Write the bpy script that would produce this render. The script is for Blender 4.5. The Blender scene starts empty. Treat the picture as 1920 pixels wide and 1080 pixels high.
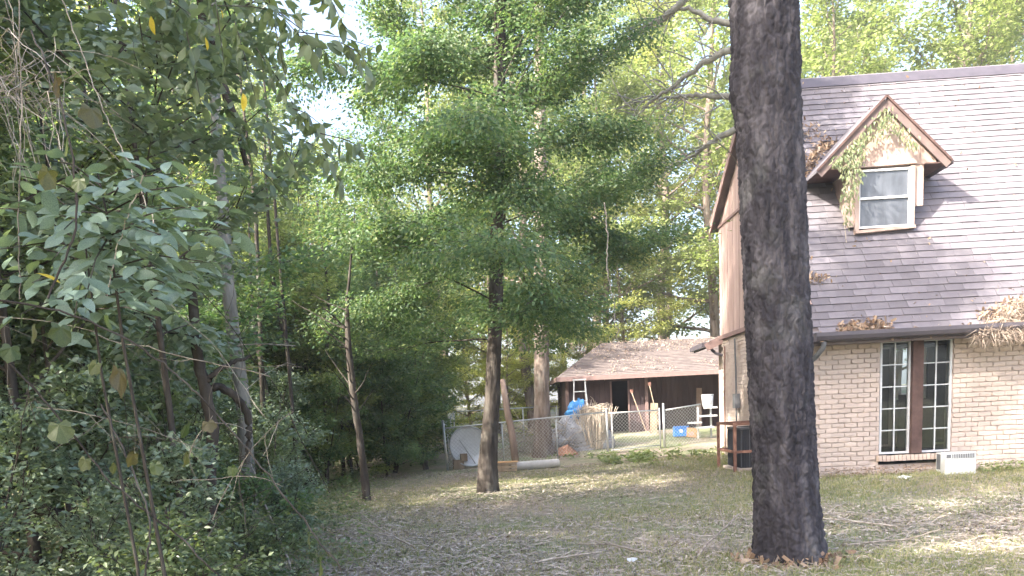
import bpy, math, random
import numpy as np
from mathutils import Matrix, Vector, Euler
random.seed(7); rng = np.random.default_rng(7)
sc = bpy.context.scene; COL = sc.collection
# ---------------------------------------------------------------- camera
PITCH = math.atan(.14); ROLL = -.05; F = 1500.; PY = 979.; EYE = 1.5
cd = bpy.data.cameras.new('camera'); cam = bpy.data.objects.new('camera', cd); COL.objects.link(cam)
cd.sensor_width = 36; cd.lens = F/1920*36; cd.shift_y = (PY-540)/1920; cd.clip_end = 2000; cd.clip_start = .05
CM = Matrix.Rotation(math.pi/2-PITCH, 4, 'X') @ Matrix.Rotation(ROLL, 4, 'Z')
cam.matrix_world = Matrix.Translation((0, 0, EYE)) @ CM
sc.camera = cam
# ---------------------------------------------------------------- light
SUN_TRAVEL = Vector((.72, .46, -.58)).normalized()
sd = bpy.data.lights.new('sun', 'SUN'); sd.energy = 3.5; sd.angle = math.radians(.6); sd.color = (1, .93, .82)
so = bpy.data.objects.new('sun', sd); COL.objects.link(so); so.rotation_euler = SUN_TRAVEL.to_track_quat('-Z', 'Y').to_euler()
w = bpy.data.worlds.new('World'); sc.world = w; w.use_nodes = True
nt = w.node_tree; nt.nodes.clear()
sky = nt.nodes.new('ShaderNodeTexSky'); sky.sky_type = 'NISHITA'; sky.sun_disc = False
el = math.asin(-SUN_TRAVEL.z); sky.sun_elevation = el
sky.sun_rotation = math.atan2(-SUN_TRAVEL.x, -SUN_TRAVEL.y); sky.dust_density = 5.0; sky.air_density = .8
bg = nt.nodes.new('ShaderNodeBackground'); bg.inputs[1].default_value = .15
wo = nt.nodes.new('ShaderNodeOutputWorld'); nt.links.new(sky.outputs[0], bg.inputs[0]); nt.links.new(bg.outputs[0], wo.inputs[0])
sc.view_settings.view_transform = 'Standard'; sc.view_settings.look = 'None'; sc.view_settings.gamma = 1
sc.view_settings.exposure = 2.6; sc.view_settings.use_curve_mapping = False
sc.render.engine = 'CYCLES'
cy = sc.cycles; cy.max_bounces = 8; cy.diffuse_bounces = 4; cy.glossy_bounces = 2; cy.transmission_bounces = 5; cy.transparent_max_bounces = 6
cy.use_denoising = True; cy.sample_clamp_indirect = 6; cy.caustics_reflective = False; cy.caustics_refractive = False

# ---------------------------------------------------------------- helpers
def at(px, py, Y):
    d = CM.to_3x3() @ Vector(((px-960)/F, -(py-PY)/F, -1)); return Vector((0, 0, EYE)) + d*(Y/d.y)
def tag(o, label=None, cat=None, group=None, kind=None):
    if label: o['label'] = label
    if cat: o['category'] = cat
    if group: o['group'] = group
    if kind: o['kind'] = kind
    return o
def empty(name, loc=(0, 0, 0), rz=0, label=None, cat=None, group=None):
    o = bpy.data.objects.new(name, None); COL.objects.link(o); o.location = loc; o.rotation_euler = (0, 0, rz)
    return tag(o, label, cat, group)
def link(name, me, parent=None, loc=None):
    o = bpy.data.objects.new(name, me); COL.objects.link(o)
    if parent is not None: o.parent = parent
    if loc is not None: o.location = loc
    return o
def np_mesh(name, V, Fc, m=None, smooth=False):
    """V (n,3); Fc (k,3) or (k,4) int array"""
    V = np.asarray(V, np.float32); Fc = np.asarray(Fc, np.int32); k, c = Fc.shape
    me = bpy.data.meshes.new(name); me.vertices.add(len(V)); me.vertices.foreach_set('co', V.ravel())
    me.loops.add(k*c); me.loops.foreach_set('vertex_index', Fc.ravel())
    me.polygons.add(k); me.polygons.foreach_set('loop_start', np.arange(0, k*c, c, dtype=np.int32))
    me.update(calc_edges=True)
    if smooth: me.polygons.foreach_set('use_smooth', np.ones(k, bool))
    if m: me.materials.append(m)
    return me
class MB:
    def __init__(s): s.v = []; s.f = []
    def raw(s, vs, fs):
        b = len(s.v); s.v += [tuple(v) for v in vs]; s.f += [tuple(i+b for i in f) for f in fs]; return s
    def box(s, c, d, M=None):
        x, y, z = d[0]/2, d[1]/2, d[2]/2
        vs = [Vector((a*x, b*y, e*z)) for a in (-1, 1) for b in (-1, 1) for e in (-1, 1)]
        if M is not None: vs = [M @ v for v in vs]
        vs = [v+Vector(c) for v in vs]
        return s.raw(vs, [(0, 1, 3, 2), (4, 6, 7, 5), (0, 4, 5, 1), (2, 3, 7, 6), (0, 2, 6, 4), (1, 5, 7, 3)])
    def bar(s, a, b, w, t, up=(0, 0, 1)):
        a = Vector(a); b = Vector(b); d = (b-a); L = d.length; d = d.normalized()
        u = Vector(up); sd = d.cross(u)
        if sd.length < 1e-4: sd = d.cross(Vector((1, 0, 0)))
        sd = sd.normalized(); u = sd.cross(d)
        M = Matrix((d, sd, u)).transposed()
        return s.box((a+b)/2, (L, w, t), M)
    def tube(s, pts, r, n=6, cap=True):
        pts = [Vector(p) for p in pts]; rs = r if hasattr(r, '__len__') else [r]*len(pts)
        vs = []; fs = []
        for i, p in enumerate(pts):
            d = (pts[min(i+1, len(pts)-1)]-pts[max(i-1, 0)]).normalized()
            a = d.orthogonal().normalized() if i == 0 else (a-d*a.dot(d)).normalized()
            b = d.cross(a)
            for k in range(n):
                t = 2*math.pi*k/n; vs.append(p+(a*math.cos(t)+b*math.sin(t))*rs[i])
        for i in range(len(pts)-1):
            for k in range(n):
                k2 = (k+1) % n; fs.append((i*n+k, i*n+k2, (i+1)*n+k2, (i+1)*n+k))
        if cap: fs.append(tuple(range(n))[::-1]); fs.append(tuple((len(pts)-1)*n+k for k in range(n)))
        return s.raw(vs, fs)
    def prism(s, poly, y0, y1):
        """poly in (x,z), extruded along y"""
        n = len(poly); vs = [(p[0], y0, p[1]) for p in poly]+[(p[0], y1, p[1]) for p in poly]
        fs = [tuple(range(n)), tuple(range(2*n-1, n-1, -1))]+[(i, i+n, (i+1) % n+n, (i+1) % n) for i in range(n)]
        return s.raw(vs, fs)
    def prism_x(s, poly, x0, x1):
        n = len(poly); vs = [(x0, p[0], p[1]) for p in poly]+[(x1, p[0], p[1]) for p in poly]
        fs = [tuple(range(n)), tuple(range(2*n-1, n-1, -1))]+[(i, i+n, (i+1) % n+n, (i+1) % n) for i in range(n)]
        return s.raw(vs, fs)
    def mesh(s, name, m, smooth=False):
        me = bpy.data.meshes.new(name); me.from_pydata([tuple(v) for v in s.v], [], s.f)
        me.materials.append(m); me.update()
        if smooth: me.polygons.foreach_set('use_smooth', np.ones(len(me.polygons), bool))
        return me
    def build(s, name, m, parent=None, smooth=False, loc=None):
        o = link(name, s.mesh(name, m, smooth), parent, loc)
        return o

# ---- noise in numpy
def hsh(i, j, s):
    n = (i.astype(np.int64)*374761393+j.astype(np.int64)*668265263+s*974711) & 0xffffffff
    n = ((n ^ (n >> 13))*1274126177) & 0xffffffff
    return ((n ^ (n >> 16)) & 0xffffff)/float(0xffffff)
def vnoise(x, y, s=0, px=None):
    i = np.floor(x); j = np.floor(y); fx = x-i; fy = y-j; fx = fx*fx*(3-2*fx); fy = fy*fy*(3-2*fy)
    i = i.astype(np.int64); j = j.astype(np.int64); i1 = i+1
    if px: i = i % px; i1 = i1 % px
    a = hsh(i, j, s); b = hsh(i1, j, s); c = hsh(i, j+1, s); d = hsh(i1, j+1, s)
    return (a*(1-fx)+b*fx)*(1-fy)+(c*(1-fx)+d*fx)*fy
def fbm(x, y, s=0, o=4):
    r = 0; a = .5
    for k in range(o): r = r+a*vnoise(x*2**k, y*2**k, s+k); a *= .5
    return r
def voro(x, y, s, px):
    i = np.floor(x).astype(np.int64); j = np.floor(y).astype(np.int64)
    f1 = np.full(x.shape, 9.); f2 = np.full(x.shape, 9.); idv = np.zeros(x.shape)
    for a in (-1, 0, 1):
        for b in (-1, 0, 1):
            ci = (i+a) % px; cj = j+b
            dx = i+a+hsh(ci, cj, s)-x; dy = j+b+hsh(ci, cj, s+5)-y; d = np.sqrt(dx*dx+dy*dy)
            m = d < f1; f2 = np.where(m, f1, np.minimum(f2, d)); idv = np.where(m, hsh(ci, cj, s+9), idv); f1 = np.where(m, d, f1)
    return f1, f2, idv
def sstep(a, b, x): t = np.clip((x-a)/(b-a), 0, 1); return t*t*(3-2*t)
def gz(x, y):
    x = np.asarray(x, float); y = np.asarray(y, float)
    z = (fbm(x*.35+50, y*.35+50, 3, 3)-.45)*.10+(fbm(x*1.7+90, y*1.7+20, 8, 2)-.37)*.05
    z = z*sstep(1, 6, np.hypot(x, y)+1)
    z = z+.07*sstep(11, 14, y)*sstep(3, 6, x)+sstep(22.5, 30, y)*.42+sstep(34, 70, y)*1.6
    z = z+sstep(-3.2, -6, x)*(fbm(x*.8+9, y*.8+3, 21, 2)-.3)*.35
    return z
def G(x, y): return float(gz(np.array([x]), np.array([y]))[0])

# ---------------------------------------------------------------- materials
def newmat(name):
    m = bpy.data.materials.new(name); m.use_nodes = True; nt = m.node_tree
    return m, nt, nt.nodes['Principled BSDF'], nt.nodes['Material Output']
def N(nt, t, **kw):
    n = nt.nodes.new(t)
    for k, v in kw.items():
        if k in n.inputs.keys() if isinstance(k, str) else False: n.inputs[k].default_value = v
        else: setattr(n, k, v)
    return n
def rnd_fac(nt):
    g = nt.nodes.new('ShaderNodeNewGeometry'); o = nt.nodes.new('ShaderNodeObjectInfo')
    a = nt.nodes.new('ShaderNodeMath'); a.operation = 'ADD'; nt.links.new(g.outputs['Random Per Island'], a.inputs[0]); nt.links.new(o.outputs['Random'], a.inputs[1])
    f = nt.nodes.new('ShaderNodeMath'); f.operation = 'FRACT'; nt.links.new(a.outputs[0], f.inputs[0]); return f.outputs[0]
def ramp(nt, fac, cols):
    r = nt.nodes.new('ShaderNodeValToRGB'); e = r.color_ramp.elements
    while len(e) < len(cols): e.new(.5)
    for i, (p, c) in enumerate(cols): e[i].position = p; e[i].color = (*c, 1)
    nt.links.new(fac, r.inputs[0]); return r.outputs[0]
def mixc(nt, f, a, b, mode='MIX'):
    m = nt.nodes.new('ShaderNodeMix'); m.data_type = 'RGBA'; m.blend_type = mode
    for sck, v in ((0, f), (6, a), (7, b)):
        if hasattr(v, 'is_linked'): nt.links.new(v, m.inputs[sck])
        elif sck == 0: m.inputs[0].default_value = v
        else: m.inputs[sck].default_value = (*v, 1)
    return m.outputs[2]
def noise(nt, scale, detail=4, stretch=(1, 1, 1), rough=.6, coord='Object'):
    tc = nt.nodes.new('ShaderNodeTexCoord'); mp = nt.nodes.new('ShaderNodeMapping'); mp.inputs['Scale'].default_value = stretch
    n = nt.nodes.new('ShaderNodeTexNoise'); n.inputs['Scale'].default_value = scale; n.inputs['Detail'].default_value = detail; n.inputs['Roughness'].default_value = rough
    nt.links.new(tc.outputs[coord], mp.inputs[0]); nt.links.new(mp.outputs[0], n.inputs['Vector']); return n.outputs['Fac']
def bump(nt, bs, h, strength=.4, dist=.01):
    b = nt.nodes.new('ShaderNodeBump'); b.inputs['Strength'].default_value = strength; b.inputs['Distance'].default_value = dist
    nt.links.new(h, b.inputs['Height']); nt.links.new(b.outputs[0], bs.inputs['Normal'])
def surf(name, cols, scale=6, stretch=(1, 1, 1), rough=.8, bmp=.3, bdist=.006, rnd=0, bscale=None, spec=.25, metal=0, stain=None):
    m, nt, bs, out = newmat(name)
    n = noise(nt, scale, 5, stretch)
    k = len(cols); c = ramp(nt, n, [(.3+.4*i/max(1, k-1), cc) for i, cc in enumerate(cols)])
    if rnd:
        f = rnd_fac(nt); v = ramp(nt, f, [(0, (1-rnd,)*3), (1, (1+rnd*.6,)*3)]); c = mixc(nt, 1., c, v, 'MULTIPLY')
    if stain:
        s = noise(nt, stain[1], 3, stain[3] if len(stain) > 3 else (1, 1, 1)); sf = ramp(nt, s, [(.48, (0, 0, 0)), (stain[2], (1, 1, 1))]); c = mixc(nt, sf, c, stain[0])
    nt.links.new(c, bs.inputs['Base Color']); bs.inputs['Roughness'].default_value = rough; bs.inputs['Specular IOR Level'].default_value = spec
    bs.inputs['Metallic'].default_value = metal
    if bmp: bump(nt, bs, noise(nt, bscale or scale*4, 4, stretch), bmp, bdist)
    return m
def leafmat(name, cols, trans=.35, tcol=None, rough=.45, spec=.4, big=0):
    m, nt, bs, out = newmat(name)
    f = rnd_fac(nt); k = len(cols); c = ramp(nt, f, [(i/max(1, k-1), cc) for i, cc in enumerate(cols)])
    if big:
        n = noise(nt, big, 2); c = mixc(nt, 1., c, ramp(nt, n, [(.3, (.65, .65, .65)), (.7, (1.25, 1.2, 1.1))]), 'MULTIPLY')
    nt.links.new(c, bs.inputs['Base Color']); bs.inputs['Roughness'].default_value = rough; bs.inputs['Specular IOR Level'].default_value = spec
    t = nt.nodes.new('ShaderNodeBsdfTranslucent')
    tc = mixc(nt, 1., c, tcol or (1.9, 1.9, .8), 'MULTIPLY'); nt.links.new(tc, t.inputs[0])
    mx = nt.nodes.new('ShaderNodeMixShader'); mx.inputs[0].default_value = trans
    nt.links.new(bs.outputs[0], mx.inputs[1]); nt.links.new(t.outputs[0], mx.inputs[2]); nt.links.new(mx.outputs[0], out.inputs[0])
    return m
L_mid = leafmat('leaf_mid', [(.07, .13, .07), (.10, .17, .085), (.14, .215, .10), (.085, .15, .08), (.20, .24, .10), (.11, .18, .10)], .42, (1.5, 1.65, .95), big=1.6)
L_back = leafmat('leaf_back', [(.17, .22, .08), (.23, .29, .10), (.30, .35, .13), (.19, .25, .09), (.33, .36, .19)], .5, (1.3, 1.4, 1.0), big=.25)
L_dark = leafmat('leaf_dark', [(.10, .145, .085), (.14, .19, .11), (.19, .25, .14), (.11, .155, .095), (.24, .29, .17)], .32, rough=.35, spec=.55, big=.7)
L_grey = leafmat('leaf_grey', [(.15, .20, .15), (.20, .26, .19), (.13, .18, .13), (.25, .31, .23)], .25, rough=.35, spec=.6)
L_glau = leafmat('leaf_glaucous', [(.19, .27, .235), (.23, .32, .28), (.15, .22, .18), (.19, .26, .19)], .22, rough=.32, spec=.6, big=30)
L_grape = leafmat('leaf_grape', [(.045, .075, .025), (.06, .09, .03), (.085, .09, .035), (.10, .07, .035)], .25, big=25)
L_yel = leafmat('leaf_yellow', [(.55, .42, .05), (.62, .50, .08)], .4, big=30)
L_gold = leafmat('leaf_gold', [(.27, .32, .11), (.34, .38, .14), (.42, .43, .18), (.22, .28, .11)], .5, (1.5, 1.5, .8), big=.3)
L_vine = leafmat('leaf_vine', [(.15, .20, .10), (.20, .25, .13), (.23, .22, .13), (.12, .16, .08)], .25)
L_weed = leafmat('leaf_weed', [(.14, .19, .09), (.20, .25, .12), (.27, .31, .16)], .3)
L_dead = leafmat('leaf_dead', [(.22, .14, .09), (.30, .21, .14), (.38, .29, .21), (.16, .10, .07), (.45, .37, .30)], .1, (1, .9, .7), rough=.8, spec=.2)
L_rust = leafmat('leaf_rust', [(.36, .17, .06), (.42, .24, .09), (.30, .2, .08)], .4)
GRASS = leafmat('grass_blade', [(.15, .18, .09), (.21, .24, .12), (.30, .29, .17), (.38, .34, .23)], .35)
def barkmat(name, c1, c2, c3, stretch=(1, 1, .22), scale=9, bd=.02, bs_=.8, lich=.55):
    m, nt, bs, out = newmat(name); n = noise(nt, scale, 6, stretch)
    c = ramp(nt, n, [(.32, c1), (.5, c2), (.68, c3)])
    c = mixc(nt, ramp(nt, noise(nt, 2.3, 4), [(.55, (0, 0, 0)), (.75, (lich,)*3)]), c, (.27, .29, .25))
    nt.links.new(c, bs.inputs['Base Color']); bs.inputs['Roughness'].default_value = .9; bs.inputs['Specular IOR Level'].default_value = .15
    bump(nt, bs, noise(nt, scale*2.2, 5, stretch), bs_, bd); return m
B_big = barkmat('bark_pine', (.021, .020, .024), (.046, .042, .048), (.098, .091, .098), bd=.008, lich=.14)
B_mid = barkmat('bark_mid', (.030, .025, .022), (.06, .050, .043), (.12, .105, .09), lich=.25)
B_back = barkmat('bark_back', (.11, .085, .065), (.19, .15, .125), (.27, .23, .20), bd=.03)
B_dark = barkmat('bark_dark', (.03, .025, .02), (.06, .05, .042), (.10, .085, .07))
B_pale = barkmat('bark_pale', (.15, .14, .12), (.22, .21, .18), (.30, .28, .25))
TWIG = surf('twig_wood', [(.20, .16, .13), (.36, .31, .26), (.50, .45, .39)], 20, rnd=.35, bmp=0)
BRICK = surf('painted_brick', [(.42, .345, .31), (.48, .405, .365), (.54, .465, .42)], 1.6, rnd=.07, bmp=.6, bscale=45, bdist=.006, stain=((.36, .27, .21), 1.6, .75))
MORTAR = surf('painted_mortar', [(.43, .355, .318), (.49, .415, .373)], 2, bmp=.5, bscale=50)
SHING = surf('shingle_asphalt', [(.125, .115, .13), (.168, .155, .172), (.215, .195, .212)], 1.3, rnd=.2, bmp=.5, bscale=150, bdist=.004, rough=.92, stain=((.12, .11, .115), .5, .8))
SHING2 = surf('shed_roofing', [(.11, .09, .088), (.145, .12, .115), (.185, .155, .145)], 3, rnd=.12, bmp=.4, bscale=60, rough=.9)
SIDING = surf('siding_paint', [(.34, .24, .21), (.42, .30, .27), (.49, .37, .33)], 5, (1, 1, .15), rnd=.12, bmp=.4, bscale=30, stain=((.45, .36, .31), 2, .8, (1, 1, .2)))
DTAN = surf('dormer_board', [(.33, .245, .21), (.39, .295, .255), (.44, .34, .30)], 4, (1, 1, .3), rnd=.08, bmp=.3, bscale=30, stain=((.30, .21, .17), 2.5, .85))
BROWN = surf('brown_trim', [(.06, .036, .032), (.09, .055, .048), (.12, .075, .066)], 6, rnd=.1, bmp=.3)
FASCIA = surf('fascia_trim', [(.20, .135, .125), (.26, .18, .165)], 6, bmp=.3)
RAKE = surf('rake_trim_paint', [(.13, .095, .09), (.18, .135, .125)], 6, bmp=.3)
GUTTER = surf('gutter_paint', [(.055, .05, .06), (.08, .07, .085)], 5, rough=.5, bmp=.1, spec=.5)
SHEDW = surf('shed_siding', [(.075, .05, .052), (.10, .068, .07), (.125, .088, .088)], 4, (1, 1, .2), bmp=.3)
DARKW = surf('interior_shade', [(.018, .017, .02), (.028, .026, .03)], 4, bmp=0)  # near black: shade inside the rooms and shed put into the colour
WHITE = surf('white_paint', [(.52, .53, .54), (.64, .65, .65)], 5, bmp=.1, rough=.5, spec=.4)
WFRAME = surf('window_frame_paint', [(.45, .47, .49), (.58, .60, .62)], 9, bmp=.1, rough=.5)
PLAST = surf('white_plastic', [(.46, .48, .49), (.56, .58, .58)], 3, bmp=.05, rough=.45, spec=.45, stain=((.5, .48, .42), 5, .85))
GREYP = surf('grey_plastic', [(.10, .105, .115), (.15, .155, .165)], 4, bmp=0, rough=.5)
GALV = surf('galvanised', [(.38, .39, .39), (.50, .51, .51)], 12, bmp=.1, rough=.45, metal=.6, spec=.5)
RUST = surf('rusty_steel', [(.13, .065, .05), (.20, .105, .08), (.26, .15, .11)], 9, bmp=.4, rough=.85)
BLACK = surf('black_fins', [(.02, .022, .028), (.035, .037, .045)], 6, bmp=0, rough=.5, spec=.4)
BLUE = surf('blue_tarp', [(.03, .20, .52), (.07, .30, .66)], 8, bmp=.6, bscale=14, bdist=.03, rough=.45, spec=.5)
BLUE2 = surf('blue_crate', [(.03, .16, .50), (.05, .22, .60)], 3, bmp=0, rough=.5)
ORANGE = surf('orange_board', [(.46, .25, .11), (.54, .33, .17)], 3, bmp=.1)
WOOD = surf('weathered_wood', [(.22, .16, .11), (.32, .25, .18), (.4, .32, .24)], 5, (1, 1, .3), rnd=.2, bmp=.4)
GREYT = surf('grey_tarp', [(.22, .23, .25), (.32, .33, .36), (.42, .43, .46)], 3, bmp=.8, bscale=9, bdist=.05, rough=.7)
def glass(name, tint, rough=.03):
    m, nt, bs, out = newmat(name)
    gl = nt.nodes.new('ShaderNodeBsdfGlossy'); gl.inputs['Roughness'].default_value = rough; gl.inputs[0].default_value = (.9, .95, 1, 1)
    tr = nt.nodes.new('ShaderNodeBsdfTransparent'); tr.inputs[0].default_value = (*tint, 1)
    fr = nt.nodes.new('ShaderNodeFresnel'); fr.inputs[0].default_value = 1.42
    ad = nt.nodes.new('ShaderNodeMath'); ad.operation = 'ADD'; ad.inputs[1].default_value = .0; nt.links.new(fr.outputs[0], ad.inputs[0])
    mx = nt.nodes.new('ShaderNodeMixShader'); nt.links.new(ad.outputs[0], mx.inputs[0]); nt.links.new(tr.outputs[0], mx.inputs[1]); nt.links.new(gl.outputs[0], mx.inputs[2])
    nt.links.new(mx.outputs[0], out.inputs[0]); return m
GLASS = glass('window_glass', (.75, .8, .8))
m, nt_, bs_, out_ = newmat('dusty_glass')     # dirty dormer glass: dust film with streaks
n_ = noise(nt_, 3, 5, (1.5, 1, .5)); nt_.links.new(ramp(nt_, n_, [(.3, (.05, .055, .065)), (.7, (.12, .13, .15))]), bs_.inputs['Base Color']); bs_.inputs['Roughness'].default_value = .25; bs_.inputs['Specular IOR Level'].default_value = .7
DGLASS = m

# ---------------------------------------------------------------- ground
def ground_mat():
    m, nt, bs, out = newmat('yard_ground')
    a = noise(nt, .45, 5, coord='Object'); b = noise(nt, 7, 6, coord='Object', rough=.75); c3 = noise(nt, 40, 4, coord='Object', rough=.7)
    base = ramp(nt, b, [(.3, (.20, .165, .125)), (.5, (.33, .275, .22)), (.7, (.45, .39, .32))])
    gr = ramp(nt, b, [(.3, (.15, .165, .09)), (.6, (.27, .29, .17)), (.8, (.37, .37, .24))])
    c = mixc(nt, ramp(nt, a, [(.42, (0, 0, 0)), (.58, (1, 1, 1))]), base, gr)
    c = mixc(nt, 1., c, ramp(nt, c3, [(.3, (.6, .6, .6)), (.7, (1.3, 1.3, 1.3))]), 'MULTIPLY')
    nt.links.new(c, bs.inputs['Base Color']); bs.inputs['Roughness'].default_value = .95; bs.inputs['Specular IOR Level'].default_value = .1
    bump(nt, bs, c3, .8, .03); return m
GM = ground_mat()
xs = np.concatenate([np.linspace(-300, -34, 16), np.linspace(-32, 32, 321), np.linspace(34, 300, 16)])
ys = np.concatenate([np.linspace(-120, -14, 10), np.linspace(-12, 44, 281), np.linspace(46, 400, 22)])
gx, gy = np.meshgrid(xs, ys); nx, ny = len(xs), len(ys)
V = np.stack([gx.ravel(), gy.ravel(), gz(gx.ravel(), gy.ravel())], 1)
ii = (np.arange(ny-1)[:, None]*nx+np.arange(nx-1)[None]).ravel()
tag(link('ground', np_mesh('ground', V, np.stack([ii, ii+1, ii+nx+1, ii+nx], 1), GM, True)), kind='structure')

# ---------------------------------------------------------------- vegetation tools
def unit(a): return a/np.maximum(np.linalg.norm(a, axis=-1, keepdims=True), 1e-9)
def leaf_geo(pos, d, n, L, W, shape='diamond'):
    d = unit(d); s = unit(np.cross(n, d)); n = np.cross(d, s); L = L[:, None]; W = W[:, None]; M = len(pos)
    if shape == 'diamond':
        P = [pos, pos+d*L*.45+s*W*.5+n*W*.14, pos+d*L-n*L*.12, pos+d*L*.45-s*W*.5+n*W*.14]
        f = np.array([[0, 3, 2], [0, 2, 1]])
    elif shape == 'blade':
        P = [pos-s*W*.5, pos+s*W*.5, pos+d*L]; f = np.array([[0, 1, 2]])
    elif shape == 'chip':
        P = [pos-s*W*.5, pos+d*L-s*W*.4, pos+d*L*1.05+s*W*.4+n*W*.15, pos+s*W*.5+n*W*.1]; f = np.array([[0, 1, 2], [0, 2, 3]])
    else:
        P = [pos, pos+d*L*.3+s*W*.46+n*W*.1, pos+d*L*.66+s*W*.42+n*W*.06, pos+d*L-n*L*.13, pos+d*L*.66-s*W*.42+n*W*.06, pos+d*L*.3-s*W*.46+n*W*.1]
        f = np.array([[0, 5, 4, 3], [0, 3, 2, 1]])
    V = np.stack(P, 1).reshape(-1, 3); k = len(P)
    return V, (np.arange(M)[:, None, None]*k+f[None]).reshape(-1, f.shape[1])
def tubes_geo(lines, n=5):
    Vs = []; Fs = []; b = 0; an = np.arange(n)*2*np.pi/n; ca = np.cos(an)[None, :, None]; sa = np.sin(an)[None, :, None]
    for P, r in lines:
        P = np.asarray(P, float); K = len(P); d = unit(np.gradient(P, axis=0)); up = np.array([0, 0, 1.]) if abs(d[0][2]) < .8 else np.array([1., 0, 0])
        a = unit(np.cross(d, up)); c = np.cross(d, a); r = np.asarray(r, float)[:, None, None]
        Vs.append((P[:, None]+(a[:, None]*ca+c[:, None]*sa)*r).reshape(-1, 3))
        i = (np.arange(K-1)[:, None]*n+np.arange(n)[None]); j = (np.arange(K-1)[:, None]*n+(np.arange(n)[None]+1) % n)
        Fs.append(np.stack([i, j, j+n, i+n], -1).reshape(-1, 4)+b); b += K*n
    return np.concatenate(Vs), np.concatenate(Fs)
def curve(r, p, d, L, k, bend, wob):
    """polyline from p along d; bend = vertical pull per unit, wob = noise"""
    pts = [np.array(p, float)]; d = unit(np.array(d, float)); st = L/k
    for i in range(k):
        d = unit(d+np.array([0, 0, bend])/k+r.normal(0, wob, 3)/math.sqrt(k)); pts.append(pts[-1]+d*st)
    return np.array(pts)
def plant(seed, H, r0, lo, spread, n_limb, elev=(10, 40), bend=.0, subs=7, nleaf=9000, leaf=.08, asp=.5, spray=.22, flat=.5, shape='diamond',
          lean=(0, 0), top=1., stems=1, wob=.12, droop=.25, profile='round', n_cl=None, trunk_sides=9, az=None, sparse=0., zmin=None):
    r = np.random.default_rng(seed); wood = []; tips = []
    for s in range(stems):
        k = max(6, int(H/.8)); zs = np.linspace(0, H*top, k+1); ph = r.uniform(0, 6.3, 2)
        sl = np.array(lean)+ (r.normal(0, .22, 2) if stems > 1 else 0)
        tr = np.stack([zs*sl[0]+np.sin(zs*.6+ph[0])*.05*H/6-np.sin(ph[0])*.05*H/6, zs*sl[1]+np.sin(zs*.5+ph[1])*.05*H/6-np.sin(ph[1])*.05*H/6, zs-.1*(zs == 0)], 1)
        if stems > 1: tr[:, :2] += r.normal(0, .08, 2)
        rad = r0*(1-.86*(zs/zs[-1])**.9); rad[0] *= 1.25
        wood.append((tr, rad))
        for q in range(n_limb):
            u = (q+r.uniform(0, .9))/n_limb; h = lo*H+(1-lo)*H*.97*u; t = np.interp(h, tr[:, 2], np.arange(k+1)); i = min(int(t), k-1); p = tr[i]+(tr[i+1]-tr[i])*(t-i)
            if profile == 'round': w = math.sin(math.pi*min(1, .18+.80*u))**.6
            elif profile == 'cone': w = (1-u)**.7+.12
            else: w = .75+.35*math.sin(3*u+1)
            Ls = spread*w*r.uniform(.7, 1.12); a = q*2.399+r.uniform(-.5, .5) if az is None else r.uniform(*az)
            e = math.radians(r.uniform(*elev)+35*u*(profile != 'drape')); d = np.array([math.cos(a)*math.cos(e), math.sin(a)*math.cos(e), math.sin(e)])
            lb = curve(r, p, d, Ls, 7, bend, wob*1.5); lr = np.interp(h, zs, rad)*.42*np.linspace(1, .18, 8)
            wood.append((lb, np.maximum(lr, .004)))
            for j in range(subs):
                sI = r.uniform(.25, 1)*7; i2 = min(int(sI), 6); p2 = lb[i2]+(lb[i2+1]-lb[i2])*(sI-i2); dd = unit(lb[i2+1]-lb[i2])
                ang = r.uniform(.4, 1.3)*(1 if j % 2 else -1); d2 = np.array([dd[0]*math.cos(ang)-dd[1]*math.sin(ang), dd[0]*math.sin(ang)+dd[1]*math.cos(ang), dd[2]+r.uniform(-.15, .35)])
                L2 = Ls*r.uniform(.22, .5)*(1.15-.5*sI/7); sb = curve(r, p2, d2, L2, 4, bend*.8, wob*1.5)
                wood.append((sb, np.linspace(max(lr[i2]*.4, .005), .003, 5)))
                if r.uniform() > sparse: tips.append((sb, r.uniform(.4, 1.5)))
            tips.append((lb[3:], 1.2))
    if zmin: wood = [q for q in wood if len(q[0]) > 9 or np.min(q[0][:, 2]) > zmin-.15]; tips = [q for q in tips if np.max(q[0][:, 2]) > zmin]
    wt = np.array([t[1]*np.linalg.norm(t[0][-1]-t[0][0]) for t in tips]); wt /= wt.sum()
    if nleaf == 0: return np_mesh('branches', *tubes_geo(wood, trunk_sides), None, True), None
    ch = r.choice(len(tips), nleaf, p=wt); mx = 5; arr = np.array([t[0][np.linspace(0, len(t[0])-1, 5).astype(int)] for t in tips])
    s = r.uniform(0, 4, nleaf)**1.0; i = np.minimum(s.astype(int), 3); fr = (s-i)[:, None]; A = arr[ch, i]; B = arr[ch, i+1]
    pos = A+(B-A)*fr; dr = unit(B-A); side = unit(np.cross(dr, [0, 0, 1])); sg = r.choice([-1, 1], nleaf)[:, None]
    off = np.abs(r.normal(0, spray, nleaf))[:, None]
    pos = pos+side*sg*off+dr*off*.5+np.stack([r.normal(0, spray*.25, nleaf), r.normal(0, spray*.25, nleaf), r.normal(0, spray*.30*(1.3-flat), nleaf)-off[:, 0]*droop], 1)
    nd = unit(side*sg*1.0+dr*.7+r.normal(0, .45, (nleaf, 3))-np.array([0, 0, droop*1.3])); nn = unit(r.normal(0, 1-flat*.6, (nleaf, 3))+np.array([0, 0, 1.]))
    Lf = leaf*r.uniform(.6, 1.3, nleaf)
    if zmin: kk = pos[:, 2] > zmin+r.uniform(-.12, .25, nleaf); pos, nd, nn, Lf = pos[kk], nd[kk], nn[kk], Lf[kk]
    V, Fc = leaf_geo(pos, nd, nn, Lf, Lf*asp, shape)
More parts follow.
